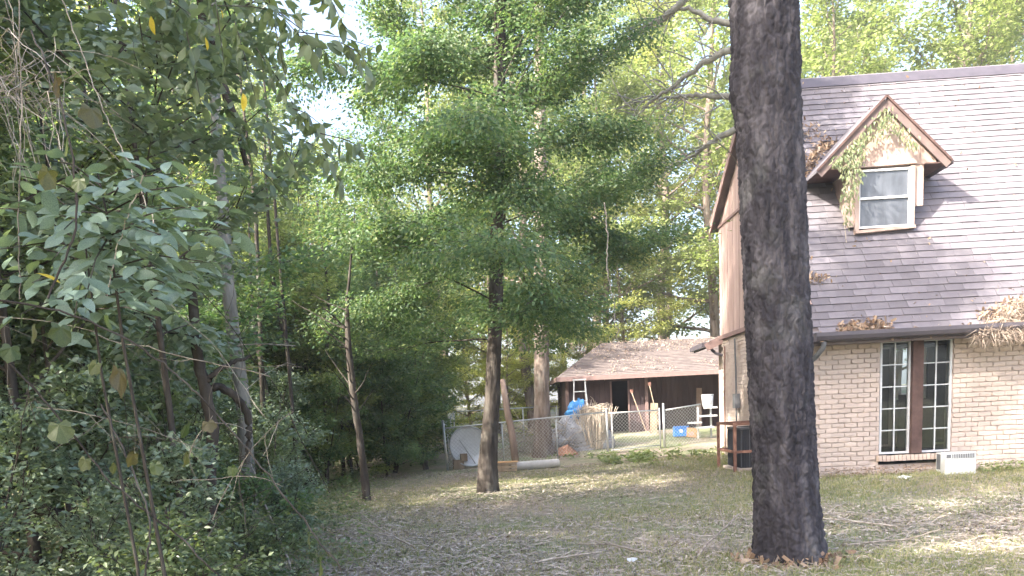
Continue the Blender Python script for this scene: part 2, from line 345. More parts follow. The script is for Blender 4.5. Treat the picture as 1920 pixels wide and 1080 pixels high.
    return np_mesh('branches', *tubes_geo(wood, trunk_sides), None, True), np_mesh('crown', V, Fc)
def put(name, meshes, mats, loc, rz=0, s=1, label=None, cat='tree', group=None, tilt=None, parts=('trunk', 'crown')):
    z = G(loc[0], loc[1]) if len(loc) == 2 else loc[2]
    e = empty(name, (loc[0], loc[1], z), rz, label, cat, group); e.scale = (s, s, s) if not hasattr(s, '__len__') else s
    if tilt: e.rotation_euler = (tilt[0], tilt[1], rz)
    for pn, me, mm in zip(parts, meshes, mats):
        if me is None: continue
        if not me.materials: me.materials.append(mm)
        o = link(pn, me, e)
        if me.materials[0] != mm: o.material_slots[0].link = 'OBJECT'; o.material_slots[0].material = mm
    return e
# ================================================================ HOUSE
house = empty('house', (5.28, 13.9, 0), -.05, 'two storey house of painted brick with a steep shingled roof and one dormer', 'house')
HK = 1.4; RY0, RZ0, RY1, RZ1 = -.42, 2.352, 3.5, 7.84; XE = 9.0
def brick_mesh(i, wd=.208, hg=.0775):
    r = random.Random(i); mb = MB(); out = []; n = 8
    base = [(-1, -1), (0, -1.02), (1, -1), (1.01, 0), (1, 1), (0, 1.02), (-1, 1), (-1.01, 0)]
    o = [(x*wd/2+r.uniform(-.005, .005), z*hg/2+r.uniform(-.007, .007)) for x, z in base]
    dp = .009+r.uniform(0, .010)
    V = [(x, .012, z) for x, z in o]+[(x, -dp*.5, z) for x, z in o]+[(x*.93, -dp-r.uniform(0, .004), z*.80) for x, z in o]
    Fs = [(k, (k+1) % n, (k+1) % n+n, k+n) for k in range(n)]+[(k+n, (k+1) % n+n, (k+1) % n+2*n, k+2*n) for k in range(n)]+[tuple(range(2*n, 3*n))]
    return V, Fs
BM = [brick_mesh(i) for i in range(14)]
BMe = [MB().raw(v, f).mesh('brick', BRICK) for v, f in BM]
WX0, WX1, WZ0, WZ1 = 1.12, 2.335, .40, 2.36
spots = []; rest = MB(); ph = .083; pw = .214
for rI in range(29):
    z = .04+ph*rI
    x = .105+(pw/2 if rI % 2 else 0)
    while x < 7.9:
        xx = x+random.uniform(-.003, .003)
        if not (xx+.10 > WX0 and xx-.10 < WX1 and z+.04 > WZ0-.16 and z-.04 < WZ1):
            spots.append((xx, z, 0 if xx < 3.75 else 1))
        elif xx+.10 > WX0 and xx-.1 < WX0 and xx < WX0: pass
        x += pw
vis = sorted([s for s in spots if s[2] == 0], key=lambda s: abs(s[0]-1.7)+abs(s[1]-1.2))[:300]
vs_ = set(vis)
for s in vis:
    o = link('brick', random.choice(BMe), house, (s[0], -.004, s[1])); o.rotation_euler = (0, random.uniform(-.025, .025), random.choice((0, math.pi*0)))
for s in spots:
    if s not in vs_:
        v, f = random.choice(BM); rest.raw([(a+s[0], b-.004, c+s[1]) for a, b, c in v], f)
# bricks cut short at the window jambs and the house corner
for rI in range(29):
    z = .04+ph*rI
    for xe, sg in ((WX0, -1), (WX1, 1)):
        if WZ0-.1 < z < WZ1:
            x = .105+(pw/2 if rI % 2 else 0)
            xs_ = [x+pw*k for k in range(40)]
            if sg < 0: last = max(q for q in xs_ if q+.10 <= xe); a, b = last+.107, xe
            else: first = min(q for q in xs_ if q-.10 >= xe); a, b = xe, first-.107
            if b-a > .03: rest.box(((a+b)/2, -.004, z), (b-a-.008, .036, .072))
tag(rest.build('brick_courses', BRICK, house), kind='stuff')
# backing wall round the window opening
mb = MB()
mb.box((WX0/2, .12, 1.2), (WX0, .22, 2.56)); mb.box(((WX1+8)/2, .12, 1.2), (8-WX1, .22, 2.56))
mb.box(((WX0+WX1)/2, .12, (WZ0-.16-.08)/2), (WX1-WX0-.002, .218, WZ0-.16+.08)); mb.box(((WX0+WX1)/2, .12, 2.42), (WX1-WX0-.002, .218, .12))
mb.build('front_wall', MORTAR, house)
# sill of bricks set on edge
for k in range(19):
    o = MB().box((0, 0, 0), (.058, .17, .10)).build('sill_brick', BRICK, house, loc=(1.115+k*.0675, -.02, .352+random.uniform(-.004, .004))); o.rotation_euler = (-.08, random.uniform(-.03, .03), 0)
# side wall: brick below, boards above
mb = MB()
for rI in range(36):
    z = .04+ph*rI
    for k in range(33):
        y = .1+k*pw+(pw/2 if rI % 2 else 0)
        if y < 6.95: mb.box((-.006+random.uniform(-.006, .006), y, z), (.03, pw-.012, .072))
tag(mb.build('side_brick_courses', BRICK, house), kind='stuff')
MB().box((.11, 3.6, 1.5), (.2, 6.74, 3.16)).build('side_wall', MORTAR, house)
def rz(y): return RZ1-1.4*(RY1-y) if y < RY1 else RZ1-.515*(y-RY1)
y = 0.0; k = 0
while y < 7.1:
    y2 = min(y+.295, 7.12)
    zb = 3.02; za, zc = rz(y)-.12, rz(y2)-.12
    if max(za, zc) > zb+.05:
        xo = -.045-.006*(k % 2)
        MB().prism_x([(y+.006, zb), (y2-.006, zb), (y2-.006, max(zc, zb+.01)), (y+.006, max(za, zb+.01))], xo, xo+.03).build('siding_board', SIDING, house)
    y += .295; k += 1
MB().prism_x([(0.3, 3), (7.1, 3), (7.1, rz(7.1)-.2), (3.5, rz(3.5)-.2), (.45, 3.0)], -.008, .2).build('gable_wall', SIDING, house)
MB().bar((-.075, .3, 3.0), (-.075, 7.15, 3.06), .035, .10).build('belt_trim', FASCIA, house)
MB().bar((-.07, 2.2, 5.62), (-.07, 7.15, 5.80), .03, .06).build('belt_trim', FASCIA, house)
# rear and far walls, with a tall rear opening that shows daylight through the front window
mb = MB()
ox0, ox1, oz0, oz1 = 4.26, 5.06, 1.03, 2.55
mb.box((ox0/2+.1, 7.0, 2.9), (ox0-.2, .15, 5.8)); mb.box(((ox1+8)/2, 7.0, 2.9), (8-ox1, .15, 5.8))
mb.box(((ox0+ox1)/2, 7.0, oz0/2), (ox1-ox0-.002, .148, oz0)); mb.box(((ox0+ox1)/2, 7.0, (oz1+5.8)/2), (ox1-ox0-.002, .148, 5.8-oz1))
mb.box((7.92, 3.6, 2.9), (.15, 6.6, 5.8))
mb.build('rear_wall', MORTAR, house)
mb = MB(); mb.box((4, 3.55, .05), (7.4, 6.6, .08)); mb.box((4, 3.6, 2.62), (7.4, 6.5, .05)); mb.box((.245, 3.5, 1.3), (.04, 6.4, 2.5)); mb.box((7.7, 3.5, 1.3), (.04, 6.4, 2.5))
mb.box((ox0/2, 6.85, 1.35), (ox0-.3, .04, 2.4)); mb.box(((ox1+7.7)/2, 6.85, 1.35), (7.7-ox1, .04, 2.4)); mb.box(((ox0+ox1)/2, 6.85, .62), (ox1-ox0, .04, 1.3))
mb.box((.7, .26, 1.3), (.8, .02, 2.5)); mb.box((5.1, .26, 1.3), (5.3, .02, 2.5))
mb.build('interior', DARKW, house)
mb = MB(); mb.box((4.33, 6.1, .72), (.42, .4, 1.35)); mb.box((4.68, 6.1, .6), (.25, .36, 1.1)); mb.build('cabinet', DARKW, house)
# roof
mb = MB()
t = .13
mb.prism_x([(RY0, RZ0-.02), (RY1, RZ1-.02), (7.35, rz(7.35)), (7.35, rz(7.35)-t), (RY1, RZ1-.22), (RY0+.02, RZ0-.05)], -.2, XE)
mb.build('roof', SHING2, house)
MB().prism_x([(RY0-.01, RZ0-.19), (RY1, RZ1-.19), (RY1, RZ1+.005), (RY0-.01, RZ0+.005)], -.235, -.203).build('rake_board', FASCIA, house)
MB().prism_x([(RY1+.002, RZ1-.19), (7.38, rz(7.38)-.17), (7.38, rz(7.38)+.02), (RY1+.002, RZ1+.005)], -.235, -.203).build('rake_board', FASCIA, house)
MB().box((4.2, -.12, 2.335), (9, .5, .03)).build('soffit', BROWN, house)
MB().box((4.2, -.035, 2.40), (8.4, .05, .10)).build('frieze_board', BROWN, house)
mb = MB(); mb.bar((-.2, RY1-.10, RZ1-.10), (XE, RY1-.10, RZ1-.10), .26, .03, (0, -1, .72)); mb.bar((-.2, RY1+.12, RZ1-.03), (XE, RY1+.12, RZ1-.03), .26, .03, (0, .45, 1)); mb.build('ridge_cap', GUTTER, house)
ang = math.atan(HK); SL = math.hypot(RY1-RY0, RZ1-RZ0); nr = 43; ex_ = SL/nr; tw = .305
def shingle_mesh(i):
    r = random.Random(i); w2 = (tw-.003)/2; L = ex_*1.5; t0 = .017+r.uniform(0, .008)
    # x across, y up the slope, z out: the butt end is thick and lifted, the head thin
    V = [(-w2, r.uniform(-.004, .004)+.004, .009), (w2, r.uniform(-.004, .004)+.004, .009), (w2, L, -.012), (-w2, L, -.012), (-w2, 0, t0+r.uniform(-.002, .003)), (w2, 0, t0+r.uniform(-.002, .003)), (w2, L, -.004), (-w2, L, -.004)]
    return V, [(4, 5, 6, 7), (0, 3, 2, 1), (0, 1, 5, 4), (1, 2, 6, 5), (3, 0, 4, 7), (2, 3, 7, 6)]
SM = [shingle_mesh(i) for i in range(10)]; SMe = [MB().raw(v, f).mesh('shingle', SHING) for v, f in SM]
RM = Matrix.Rotation(ang, 4, 'X'); rest = MB(); cand = []
for rI in range(nr):
    s = rI*ex_
    yy, zz = RY0+s*math.cos(ang), RZ0+s*math.sin(ang)+.004
    x = -.2+tw/2+(tw/2 if rI % 2 else 0)+random.uniform(-.09, .09)
    while x < XE-.1:
        if not (.93 < x < 2.1 and 4.45 < zz < 6.3): cand.append((x, yy, zz, rI))
        x += tw
inview = sorted([c for c in cand if -.2 < c[0] < 4.6-.0*c[3]], key=lambda c: c[1])[:300]; iv = set(inview)
for c in inview:
    o = link('shingle', random.choice(SMe), house, c[:3]); o.rotation_euler = (ang+random.uniform(-.006, .012), 0, 0); o.rotation_euler.rotate_axis('Z', random.gauss(0, .012))
for c in cand:
    if c not in iv:
        v, f = random.choice(SM); rest.raw([RM @ Vector(p)+Vector(c[:3]) for p in v], f)
tag(rest.build('upper_shingles', SHING, house), kind='stuff')
# gutter
sec = [(-.60, 2.50), (-.60, 2.44), (-.57, 2.38), (-.45, 2.35), (-.42, 2.35), (-.42, 2.50), (-.435, 2.50), (-.435, 2.37), (-.55, 2.39), (-.585, 2.44), (-.585, 2.50)]
MB().prism_x(sec, -.13, XE).build('gutter', GUTTER, house)
MB().prism_x([(-.60, 2.5), (-.59, 2.37), (-.43, 2.36), (-.43, 2.5)], -.137, -.131).build('gutter_end', GUTTER, house)
mb = MB(); mb.tube([(.02, -.50, 2.36), (.015, -.46, 2.26), (-.04, -.30, 2.14), (-.12, -.12, 2.02), (-.15, -.07, 1.85), (-.15, -.04, .25), (-.18, -.12, .12)], [.045]*7, 8); mb.build('downspout', GREYP, house, True)
# windows
def window(x0, x1, side):
    z0, z1 = .425, 2.345; fy = .03; mb = MB(); fw = .034
    mb.box(((x0+fw/2), fy, (z0+z1)/2), (fw, .07, z1-z0)); mb.box(((x1-fw/2), fy, (z0+z1)/2), (fw, .07, z1-z0))
    mb.box(((x0+x1)/2, fy, z0+fw/2), (x1-x0-2*fw, .068, fw)); mb.box(((x0+x1)/2, fy, z1-fw/2), (x1-x0-2*fw, .068, fw))
    wd = mb.build('window', WFRAME, house)
    xc = (x0+x1)/2; MB().box((xc, fy-.004, (z0+z1)/2), (.02, .03, z1-z0-2*fw)).build('muntin', WFRAME, wd)
    hz = [z0+fw+(z1-z0-2*fw)*k/5 for k in range(6)]
    for k in range(1, 5):
        for a, b in ((x0+fw, xc-.010), (xc+.010, x1-fw)): MB().box(((a+b)/2, fy-.004, hz[k]), (b-a, .028, .018)).build('muntin', WFRAME, wd)
    for k in range(5):
        for a, b in ((x0+fw, xc-.01), (xc+.01, x1-fw)):
            o = MB().box((0, 0, 0), (b-a-.001, .005, hz[k+1]-hz[k]-.019)).build('pane', GLASS, wd, loc=((a+b)/2, fy+.004, (hz[k]+hz[k+1])/2)); o.rotation_euler = (random.uniform(-.006, .006), 0, random.uniform(-.008, .008))
window(1.13, 1.635, -1); window(1.815, 2.325, 1)
MB().box((1.725, -.012, 1.385), (.176, .16, 1.93)).build('mullion_post', BROWN, house)
# ---- dormer
dm = MB().box((1.5, 2.0, 5.0), (1.16, 1.9, .9)).build('dormer', DTAN, house)   # core of the dormer behind its face boards
FY = 1.0
cx = 1.5; apz = 6.53; eL = (.36, 5.40); eR = (2.60, 5.43)
# gable triangle in upright boards
for a, b in ((.52, .86), (.865, 1.20), (1.205, 1.50), (1.505, 1.80), (1.805, 2.14), (2.145, 2.42)):
    def zt(x): return (apz-.10-(cx-x)*(apz-eL[1])/(cx-eL[0])) if x < cx else (apz-.10-(x-cx)*(apz-eR[1])/(eR[0]-cx))
    MB().prism([(a, 5.42), (b, 5.42), (b, max(zt(b), 5.425)), (a, max(zt(a), 5.425))], FY-.06, FY-.03).build('gable_board', DTAN, dm)
for a, b in ((.90, 1.03), (2.075, 2.22)): MB().box(((a+b)/2, FY-.025, (4.42 if a < 1.5 else 4.72)/2+5.42/2), (b-a-.006, .04, 5.415-(4.42 if a < 1.5 else 4.72))).build('corner_board', DTAN, dm)
MB().box((2.03, FY-.03, 4.87), (.085, .035, 1.08)).build('corner_board', BROWN, dm)
MB().bar((.55, FY-.075, 5.44), (2.08, FY-.075, 5.47), .03, .075).build('head_trim', DTAN, dm)
for x in (1.04, 2.02): MB().box((x+.02*(x < 1.5), FY-.06, 4.87), (.075, .05, 1.05)).build('side_trim', DTAN, dm)
MB().bar((1.02, FY-.09, 4.315), (2.06, FY-.09, 4.36), .10, .05).build('window_sill', DTAN, dm)
mb = MB()
for x in (1.103, 1.972): mb.box((x, FY-.05, 4.88), (.03, .04, 1.0))
for z in (4.40, 5.36): mb.box((1.5375, FY-.05, z), (.838, .038, .035))
mb.box((1.5375, FY-.056, 4.89), (.838, .045, .038)); mb.build('window_frame', WHITE, dm)
for z in (4.645, 5.125): MB().box((1.5375, FY-.035, z), (.836, .006, .44)).build('pane', DGLASS, dm)
for (sx, sz), xr in ((eL, -1), (eR, 1)):
    a = Vector((cx, FY-.16, apz)); b = Vector((sx, FY-.16, sz)); MB().bar(a-Vector((0, 0, .07)), b-Vector((0, 0, .07)), .03, .15, (0, 0, 1)).build('rake_board', RAKE, dm)
    MB().bar(a+Vector((0, -.03, .012)), b+Vector(((b.x-a.x)*.03, -.03, -.02)), .05, .035, (0, 0, 1)).build('rake_trim', BROWN, dm)
    d = (b-a); n = Vector((-d.z, 0, d.x)).normalized()*(-1 if xr < 0 else 1); n = n if n.z > 0 else -n
    yb = lambda z: RY1-(RZ1-z)/HK+.05
    e = b+d.normalized()*.06; aa, ee = a+n*.03, e+n*.03
    MB().raw([(aa.x, FY-.19, aa.z), (ee.x, FY-.19, ee.z), (ee.x, yb(ee.z), ee.z), (aa.x, yb(aa.z), aa.z), (aa.x, FY-.19, aa.z-.05), (ee.x, FY-.19, ee.z-.05), (ee.x, yb(ee.z), ee.z-.05), (aa.x, yb(aa.z), aa.z-.05)],
        [(0, 1, 2, 3), (7, 6, 5, 4), (0, 4, 5, 1), (1, 5, 6, 2), (2, 6, 7, 3), (3, 7, 4, 0)]).build('roof_slope', SHING, dm)
    # short soffit under the eave
    MB().box(((sx+(.93 if xr < 0 else 2.2))/2, FY+.28, 5.40), (abs(sx-(.93 if xr < 0 else 2.2))-.02, .86, .02)).build('soffit', BROWN, dm)
# cables and boxes on the sunlit side wall
MB().tube([(-.10, 5.2, 0.2), (-.10, 5.2, 2.1), (-.10, 5.3, 2.9)], .02, 6).build('conduit', GREYP, house)
MB().box((-.10, 5.2, 1.45), (.12, .24, .34)).build('meter_box', GREYP, house)
MB().tube([(-.09, 3.9, 0.2), (-.09, 3.9, 2.95)], .016, 6).build('conduit', WHITE, house)
MB().tube([(-.09, 6.5, 0.2), (-.09, 6.48, 1.6), (-.09, 6.4, 2.8)], .016, 6).build('conduit', RUST, house)
# low rear wing behind the corner
rw = MB().box((.72, 7.85, 1.5), (1.0, 1.5, 3.0)).build('rear_wing', MORTAR, house)
MB().raw([(-.35, 7.36, 2.95), (-.35, 9.2, 2.95), (1.6, 9.2, 3.85), (1.6, 7.36, 3.85), (-.35, 7.36, 2.83), (-.35, 9.2, 2.83), (1.6, 9.2, 3.73), (1.6, 7.36, 3.73)], [(0, 3, 2, 1), (4, 5, 6, 7), (0, 1, 5, 4), (3, 7, 6, 2), (0, 4, 7, 3), (1, 2, 6, 5)]).build('wing_roof', SHING2, rw)
MB().bar((-.37, 7.34, 2.86), (1.6, 7.34, 3.76), .03, .20).build('wing_rake', FASCIA, rw)
MB().bar((-.41, 7.35, 2.93), (-.41, 9.2, 2.93), .10, .12).build('wing_gutter', GUTTER, rw)
MB().tube([(-.25, 7.42, 2.85), (-.1, 7.42, 2.7), (.15, 7.3, 2.62)], .04, 6).build('wing_downspout', GUTTER, rw)

# leaf heaps on the roof and the vine on the dormer
def on_roof(x, s): return house.matrix_basis @ Vector((x, RY0+s*math.cos(ang), RZ0+s*math.sin(ang)+.03))
house.matrix_basis = Matrix.Translation((5.28, 13.9, 0)) @ Matrix.Rotation(-.05, 4, 'Z')
def heap(name, pts, L, mats, label, cat='leaf pile', spread=.05, shape='chip', needle=None, seed=1):
    r = np.random.default_rng(seed); P = np.array(pts); n = len(P); P = P+r.normal(0, spread, P.shape)*[1, 1, .5]
    d = r.normal(0, 1, (n, 3)); 
    if needle is not None: d = d*.55+np.array(needle)
    nn = unit(r.normal(0, .7, (n, 3))+[0, -.4, .8]); Ls = L*r.uniform(.6, 1.3, n)
    V, Fc = leaf_geo(P, d, nn, Ls, Ls*(.5 if needle is None else .06), shape if needle is None else 'blade')
    return tag(link(name, np_mesh(name, V, Fc, mats)), label, cat, kind='stuff')
r_ = np.random.default_rng(3)
P = [on_roof(.35+abs(r_.normal(0, .01))+r_.uniform(0, 1)*.75, .10+abs(r_.normal(0, .13))*math.exp(-3*(r_.uniform()-.3)**2))+Vector((0, 0, r_.uniform(0, .06))) for _ in range(520)]
heap('leaf_pile', P, .075, L_dead, 'heap of brown dry leaves lying behind the gutter near the big trunk')
P = []
for _ in range(520):
    u = r_.uniform(); x = .40+u*.75-r_.uniform(0, .18); z = 5.55+u*.75+r_.normal(0, .05)
    P.append(on_roof(x-.02, (z-RZ0)/math.sin(ang))+Vector((0, -.02, 0)))
for _ in range(110): P.append(on_roof(.70+r_.normal(0, .14), (6.55-RZ0+r_.normal(0, .12))/math.sin(ang)))
heap('leaf_pile', P, .065, L_dead, 'dry leaves caught on the roof beside the left slope of the dormer', seed=2)
P = [on_roof(.12+r_.normal(0, .13), (3.45-RZ0+r_.normal(0, .04))/math.sin(ang)) for _ in range(120)]
heap('leaf_pile', P, .06, L_dead, 'small patch of dry leaves on the roof right beside the big trunk', seed=3)
P = [on_roof(1.75+r_.normal(0, .3), r_.uniform(0, .15)) for _ in range(90)]
heap('leaf_pile', P, .055, L_dead, 'thin scatter of dry leaves in the gutter above the tall windows', seed=4)
P = []
for _ in range(5200):
    u = r_.uniform()**.8; P.append(on_roof(2.45+u*1.7, -.16+r_.uniform(0, 1)*(.12+1.0*u))+Vector((0, -.05, r_.uniform(-.03, .10+.12*u))))
heap('needle_pile', P, .22, leafmat('pine_straw', [(.20, .15, .12), (.30, .24, .19), (.42, .35, .29)], .1, (1, .9, .8), rough=.8), 'shaggy heap of pine straw hanging over the gutter at the roof corner', 'pine straw', needle=(0, -.25, -.5), seed=5)
P = [on_roof(2.65+u*1.3, .25+r_.uniform(0, .5)*(.3+u)) for u in r_.uniform(0, 1, 800)]
heap('leaf_pile', P, .07, L_dead, 'dead leaves mixed into the pine straw heap above the gutter', seed=6)
P = [on_roof(x, s) for x, s in zip(r_.uniform(.2, 5.5, 420), 6.6*r_.uniform(0, 1, 420)**1.3)]
heap('roof_litter', P, .045, L_dead, 'small scattered leaves and twigs lying over the front roof slope', 'leaf litter', seed=12)
P = [on_roof(x, .03+abs(r_.normal(0, .03))) for x in r_.uniform(-.1, 4.0, 420)]
heap('gutter_litter', P, .06, L_dead, 'line of leaf litter filling the gutter along the front eave', 'leaf litter', seed=13)
# vine: hanging strands of narrow leaves
P = []; D = []
def strand(x, z, L, n):
    for k in range(n):
        t = r_.uniform(); P.append(house.matrix_basis @ Vector((x+r_.normal(0, .035), FY-.24+r_.normal(0, .035), z-t*L))); D.append((r_.normal(0, .45), -.2+r_.normal(0, .3), -1))
for u in np.linspace(0, 1, 20): strand(.62+u*.88, 5.56+u*.80, .12+.20*abs(math.sin(u*9))+.12*(u > .5), int(6+17*abs(math.sin(u*7+1))))
for u in np.linspace(0, 1, 9): strand(1.46+u*.50, 6.36-u*.60, .36-.22*u, 20)
for x, L in ((.83, 1.30), (.90, 1.05), (.97, .85), (.78, .95), (1.04, .6), (.88, 1.38)): strand(x, 5.72, L, 75)
P = np.array(P); D = np.array(D); Ls = .085*r_.uniform(.5, 1.3, len(P)); V, Fc = leaf_geo(P, D, unit(r_.normal(0, .5, P.shape)+[0, -1, .2]), Ls, Ls*.33, 'diamond')
vn = empty('vine', tuple(house.matrix_basis @ Vector((.85, FY-.2, 4.35))), 0, 'green trailing vine hanging over the left eave of the dormer', 'vine')
lv = link('leaves', np_mesh('leaves', V, Fc, L_vine)); lv.parent = vn; lv.matrix_parent_inverse = Matrix.Translation(-vn.location)
wl = []
for x, L in ((.83, 1.62), (.90, 1.0), (1.5, .3)): wl.append((np.array([tuple(house.matrix_basis @ Vector((x+.04*math.sin(k), FY-.24, 5.75+(.5 if x > 1.2 else 0)-L*k/6))) for k in range(7)]), [.006]*7))
lv = link('stem', np_mesh('stem', *tubes_geo(wl, 4), TWIG)); lv.parent = vn; lv.matrix_parent_inverse = Matrix.Translation(-vn.location)
# ================================================================ SHED
Z0 = .40
shed = empty('shed', (1.95, 30, Z0), 0, 'brown wooden shed with an open door and an open bay under a low hipped roof', 'shed')
def S(mb, name, m, **k): return mb.build(name, m, shed, **k)
# front wall of the closed half: grooved boards left and right of the doorway
def boards(x0, x1, z0, z1, y, m=SHEDW, par=None):
    k = 0; x = x0
    while x < x1-.02:
        b = min(x+.20, x1); MB().box(((x+b)/2, y-.004*(k % 2), (z0+z1)/2), (b-x-.012, .03, z1-z0)).build('siding_board', m, par or shed); x += .20; k += 1
boards(.33, 1.93, 0, 2.12, 0); boards(2.62, 3.22, 0, 2.12, 0)
S(MB().box((2.275, 0, 2.04), (.68, .03, .16)), 'lintel', SHEDW)
for x in (1.95, 2.60): S(MB().box((x, -.03, .98), (.06, .04, 1.96)), 'door_trim', FASCIA)
for x, d in ((.33, .12), (3.26, .14), (6.2, .14)): S(MB().box((x, -.02, 1.08), (.11, d, 2.16)), 'post', FASCIA)
boards(3.34, 6.9, 0, 2.15, 1.6, SHEDW)
mb = MB(); mb.box((.30, 1.7, 1.05), (.03, 3.3, 2.1)); mb.box((3.28, 1.72, 1.05), (.03, 3.3, 2.1)); mb.box((3.5, 3.4, 1.05), (6.6, .03, 2.1)); mb.box((6.9, 1.7, 1.05), (.03, 3.4, 2.1)); mb.box((1.8, .9, .02), (3, 1.7, .03)); S(mb, 'side_walls', SHEDW)
S(MB().box((1.8, 2.2, 1.0), (2.9, .02, 2.1)), 'doorway_shade_panel', DARKW); S(MB().box((1.8, 1.1, 2.12), (2.9, 2.2, .02)), 'ceiling', DARKW)  # black sheet and ceiling paint the shade seen through the open door
ez, rzh = 2.17, 4.0-Z0; y0, y1, ym = -.75, 6.6, 2.95; xl, xr = -.08, 8.2
mb = MB(); V = [(xl, y0, ez), (xr, y0, ez), (xr, y1, ez), (xl, y1, ez), (xl+2.1, ym, rzh), (xr-.3, ym, rzh)]
V += [(a, b, c-.06) for a, b, c in V]
mb.raw(V, [(0, 1, 5, 4), (0, 4, 3), (3, 4, 5, 2), (1, 2, 5), (6, 7, 1, 0), (9, 6, 0, 3), (10, 11, 7, 6), (9, 10, 6), (8, 11, 10, 9)]); S(mb, 'roof', SHING2)
S(MB().box(((xl+xr)/2, y0-.02, ez-.07), (xr-xl, .03, .16)), 'fascia', FASCIA)
S(MB().box((xl-.02, (y0+y1)/2, ez-.07), (.03, y1-y0, .16)), 'fascia', FASCIA)
sl = (rzh-ez)/(ym-y0)
for k in range(1, 22):                      # roofing courses seen as thin steps
    y = y0+k*(ym-y0)/22; f = k/22; S(MB().bar((xl+2.1*f+.02, y, ez+sl*(y-y0)+.008), (xr-.3*f, y, ez+sl*(y-y0)+.008), .10, .016, (0, -sl, 1)), 'roofing_course', SHING2)
r_ = np.random.default_rng(9)
P = [(1.95+xl+.6+r_.uniform(0, 7), 30+y, Z0+ez+sl*(y-y0)+.03) for y in ym-(ym-y0)*r_.uniform(0, 1, 2600)**1.4]
P = [p for p in P if vnoise(np.array([p[0]*.9]), np.array([p[1]*.9]), 4)[0] > .42 or p[1] > 31.5]
heap('leaf_litter', P, .06, leafmat('straw', [(.24, .17, .13), (.33, .25, .20), (.42, .33, .27)], .1, (1, .9, .8)), 'brown pine straw and leaves scattered over the shed roof', 'leaf litter', seed=8)

# ================================================================ FENCE
r_ = np.random.default_rng(10)
fence = empty('chain_link_fence', (-1.68, 21.6, 0), 0, 'galvanised chain link fence with a gate crossing the back yard', 'fence')
FP = [(-1.68, 21.6), (2.95, 23.9), (4.73, 24.35), (5.95, 24.75)]
def fz(x, y): return G(x, y)
def addf(mb, name, m, sm=False):
    o = mb.build(name, m, fence, sm); o.matrix_parent_inverse = Matrix.Translation(-fence.location); return o
for i, (x, y) in enumerate(FP[:3]+[(2.98+.13, 23.95), (4.60, 24.32), (-.15, 22.36), (1.4, 23.13)]):
    z = fz(x, y); h = 1.30 if i < 3 else (1.15 if i > 4 else 1.22); r = .036 if i in (0, 1, 2) else .022
    dx = -.035 if i == 0 else 0
    addf(MB().tube([(x+.02, y, z-.1), (x+dx, y, z+h)], r, 8), 'post', GALV, True)
    if i < 3: addf(MB().tube([(x+dx, y, z+h), (x+dx, y, z+h+.03), (x+dx, y, z+h+.05)], [r*1.2, r*1.1, .01], 8), 'post_cap', GALV, True)
def panel(a, b, ha, hb, gate=False):
    a = Vector((a[0], a[1], fz(*a))); b = Vector((b[0], b[1], fz(*b))); L = (b-a).to_2d().length
    addf(MB().tube([a+Vector((0, 0, ha)), b+Vector((0, 0, hb))], .022, 8), 'top_rail', GALV, True)
    if gate: addf(MB().tube([a+Vector((0, 0, .1)), b+Vector((0, 0, .1))], .02, 6), 'bottom_rail', GALV, True)
    lines = []; cell = .11; n = int(L/cell); H = min(ha, hb)
    for k in range(-int(H/cell)-1, n+1):
        for sg in (0, 1):
            p = []; 
            x0 = k*cell; x1 = x0+H+.04
            za, zb = (0, 1) if sg == 0 else (1, 0)
            ta, tb = max(0, -x0)/(x1-x0), min(1, (L-x0)/(x1-x0))
            if tb <= ta: continue
            pts = []
            for t in (ta, tb):
                X = x0+(x1-x0)*t; zz = za+(zb-za)*t; q = a+(b-a)*(X/L); pts.append((q.x, q.y+.01*sg-.03, q.z+.03+zz*(ha+(hb-ha)*X/L-.04)))
            lines.append((np.array(pts), [.0038, .0038]))
    me = np_mesh('wire_mesh', *tubes_geo(lines, 3), GALV); o = link('wire_mesh', me, fence); o.matrix_parent_inverse = Matrix.Translation(-fence.location); o['kind'] = 'stuff'
panel(FP[0], FP[1], 1.13, 1.24); panel((3.05, 23.93), (4.62, 24.33), 1.20, 1.15, True); panel((4.78, 24.37), FP[3], 1.13, 1.2)
# second run going back from the corner, with only its pale rails showing
f2 = empty('chain_link_fence', (-1.7, 27, 0), 0, 'pale far run of chain link fence glimpsed beside the sunlit foliage', 'fence')
def addf2(mb, name):
    o = mb.build(name, GALV, f2, True); o.matrix_parent_inverse = Matrix.Translation(-f2.location)
for a, b in (((-1.75, 21.7), (-1.9, 29.0)), ((-1.9, 29.0), (1.9, 30.6))):
    addf2(MB().tube([(a[0], a[1], G(*a)+1.14), (b[0], b[1], G(*b)+1.14)], .022, 6), 'top_rail')
    for t in (.33, .66, 1): x, y = a[0]+(b[0]-a[0])*t, a[1]+(b[1]-a[1])*t; addf2(MB().tube([(x, y, G(x, y)-.1), (x, y, G(x, y)+1.16)], .024, 6), 'post')

# ================================================================ YARD THINGS
def T(name, x, y, label, cat, z=None, rz=0): return empty(name, (x, y, G(x, y) if z is None else z), rz, label, cat)
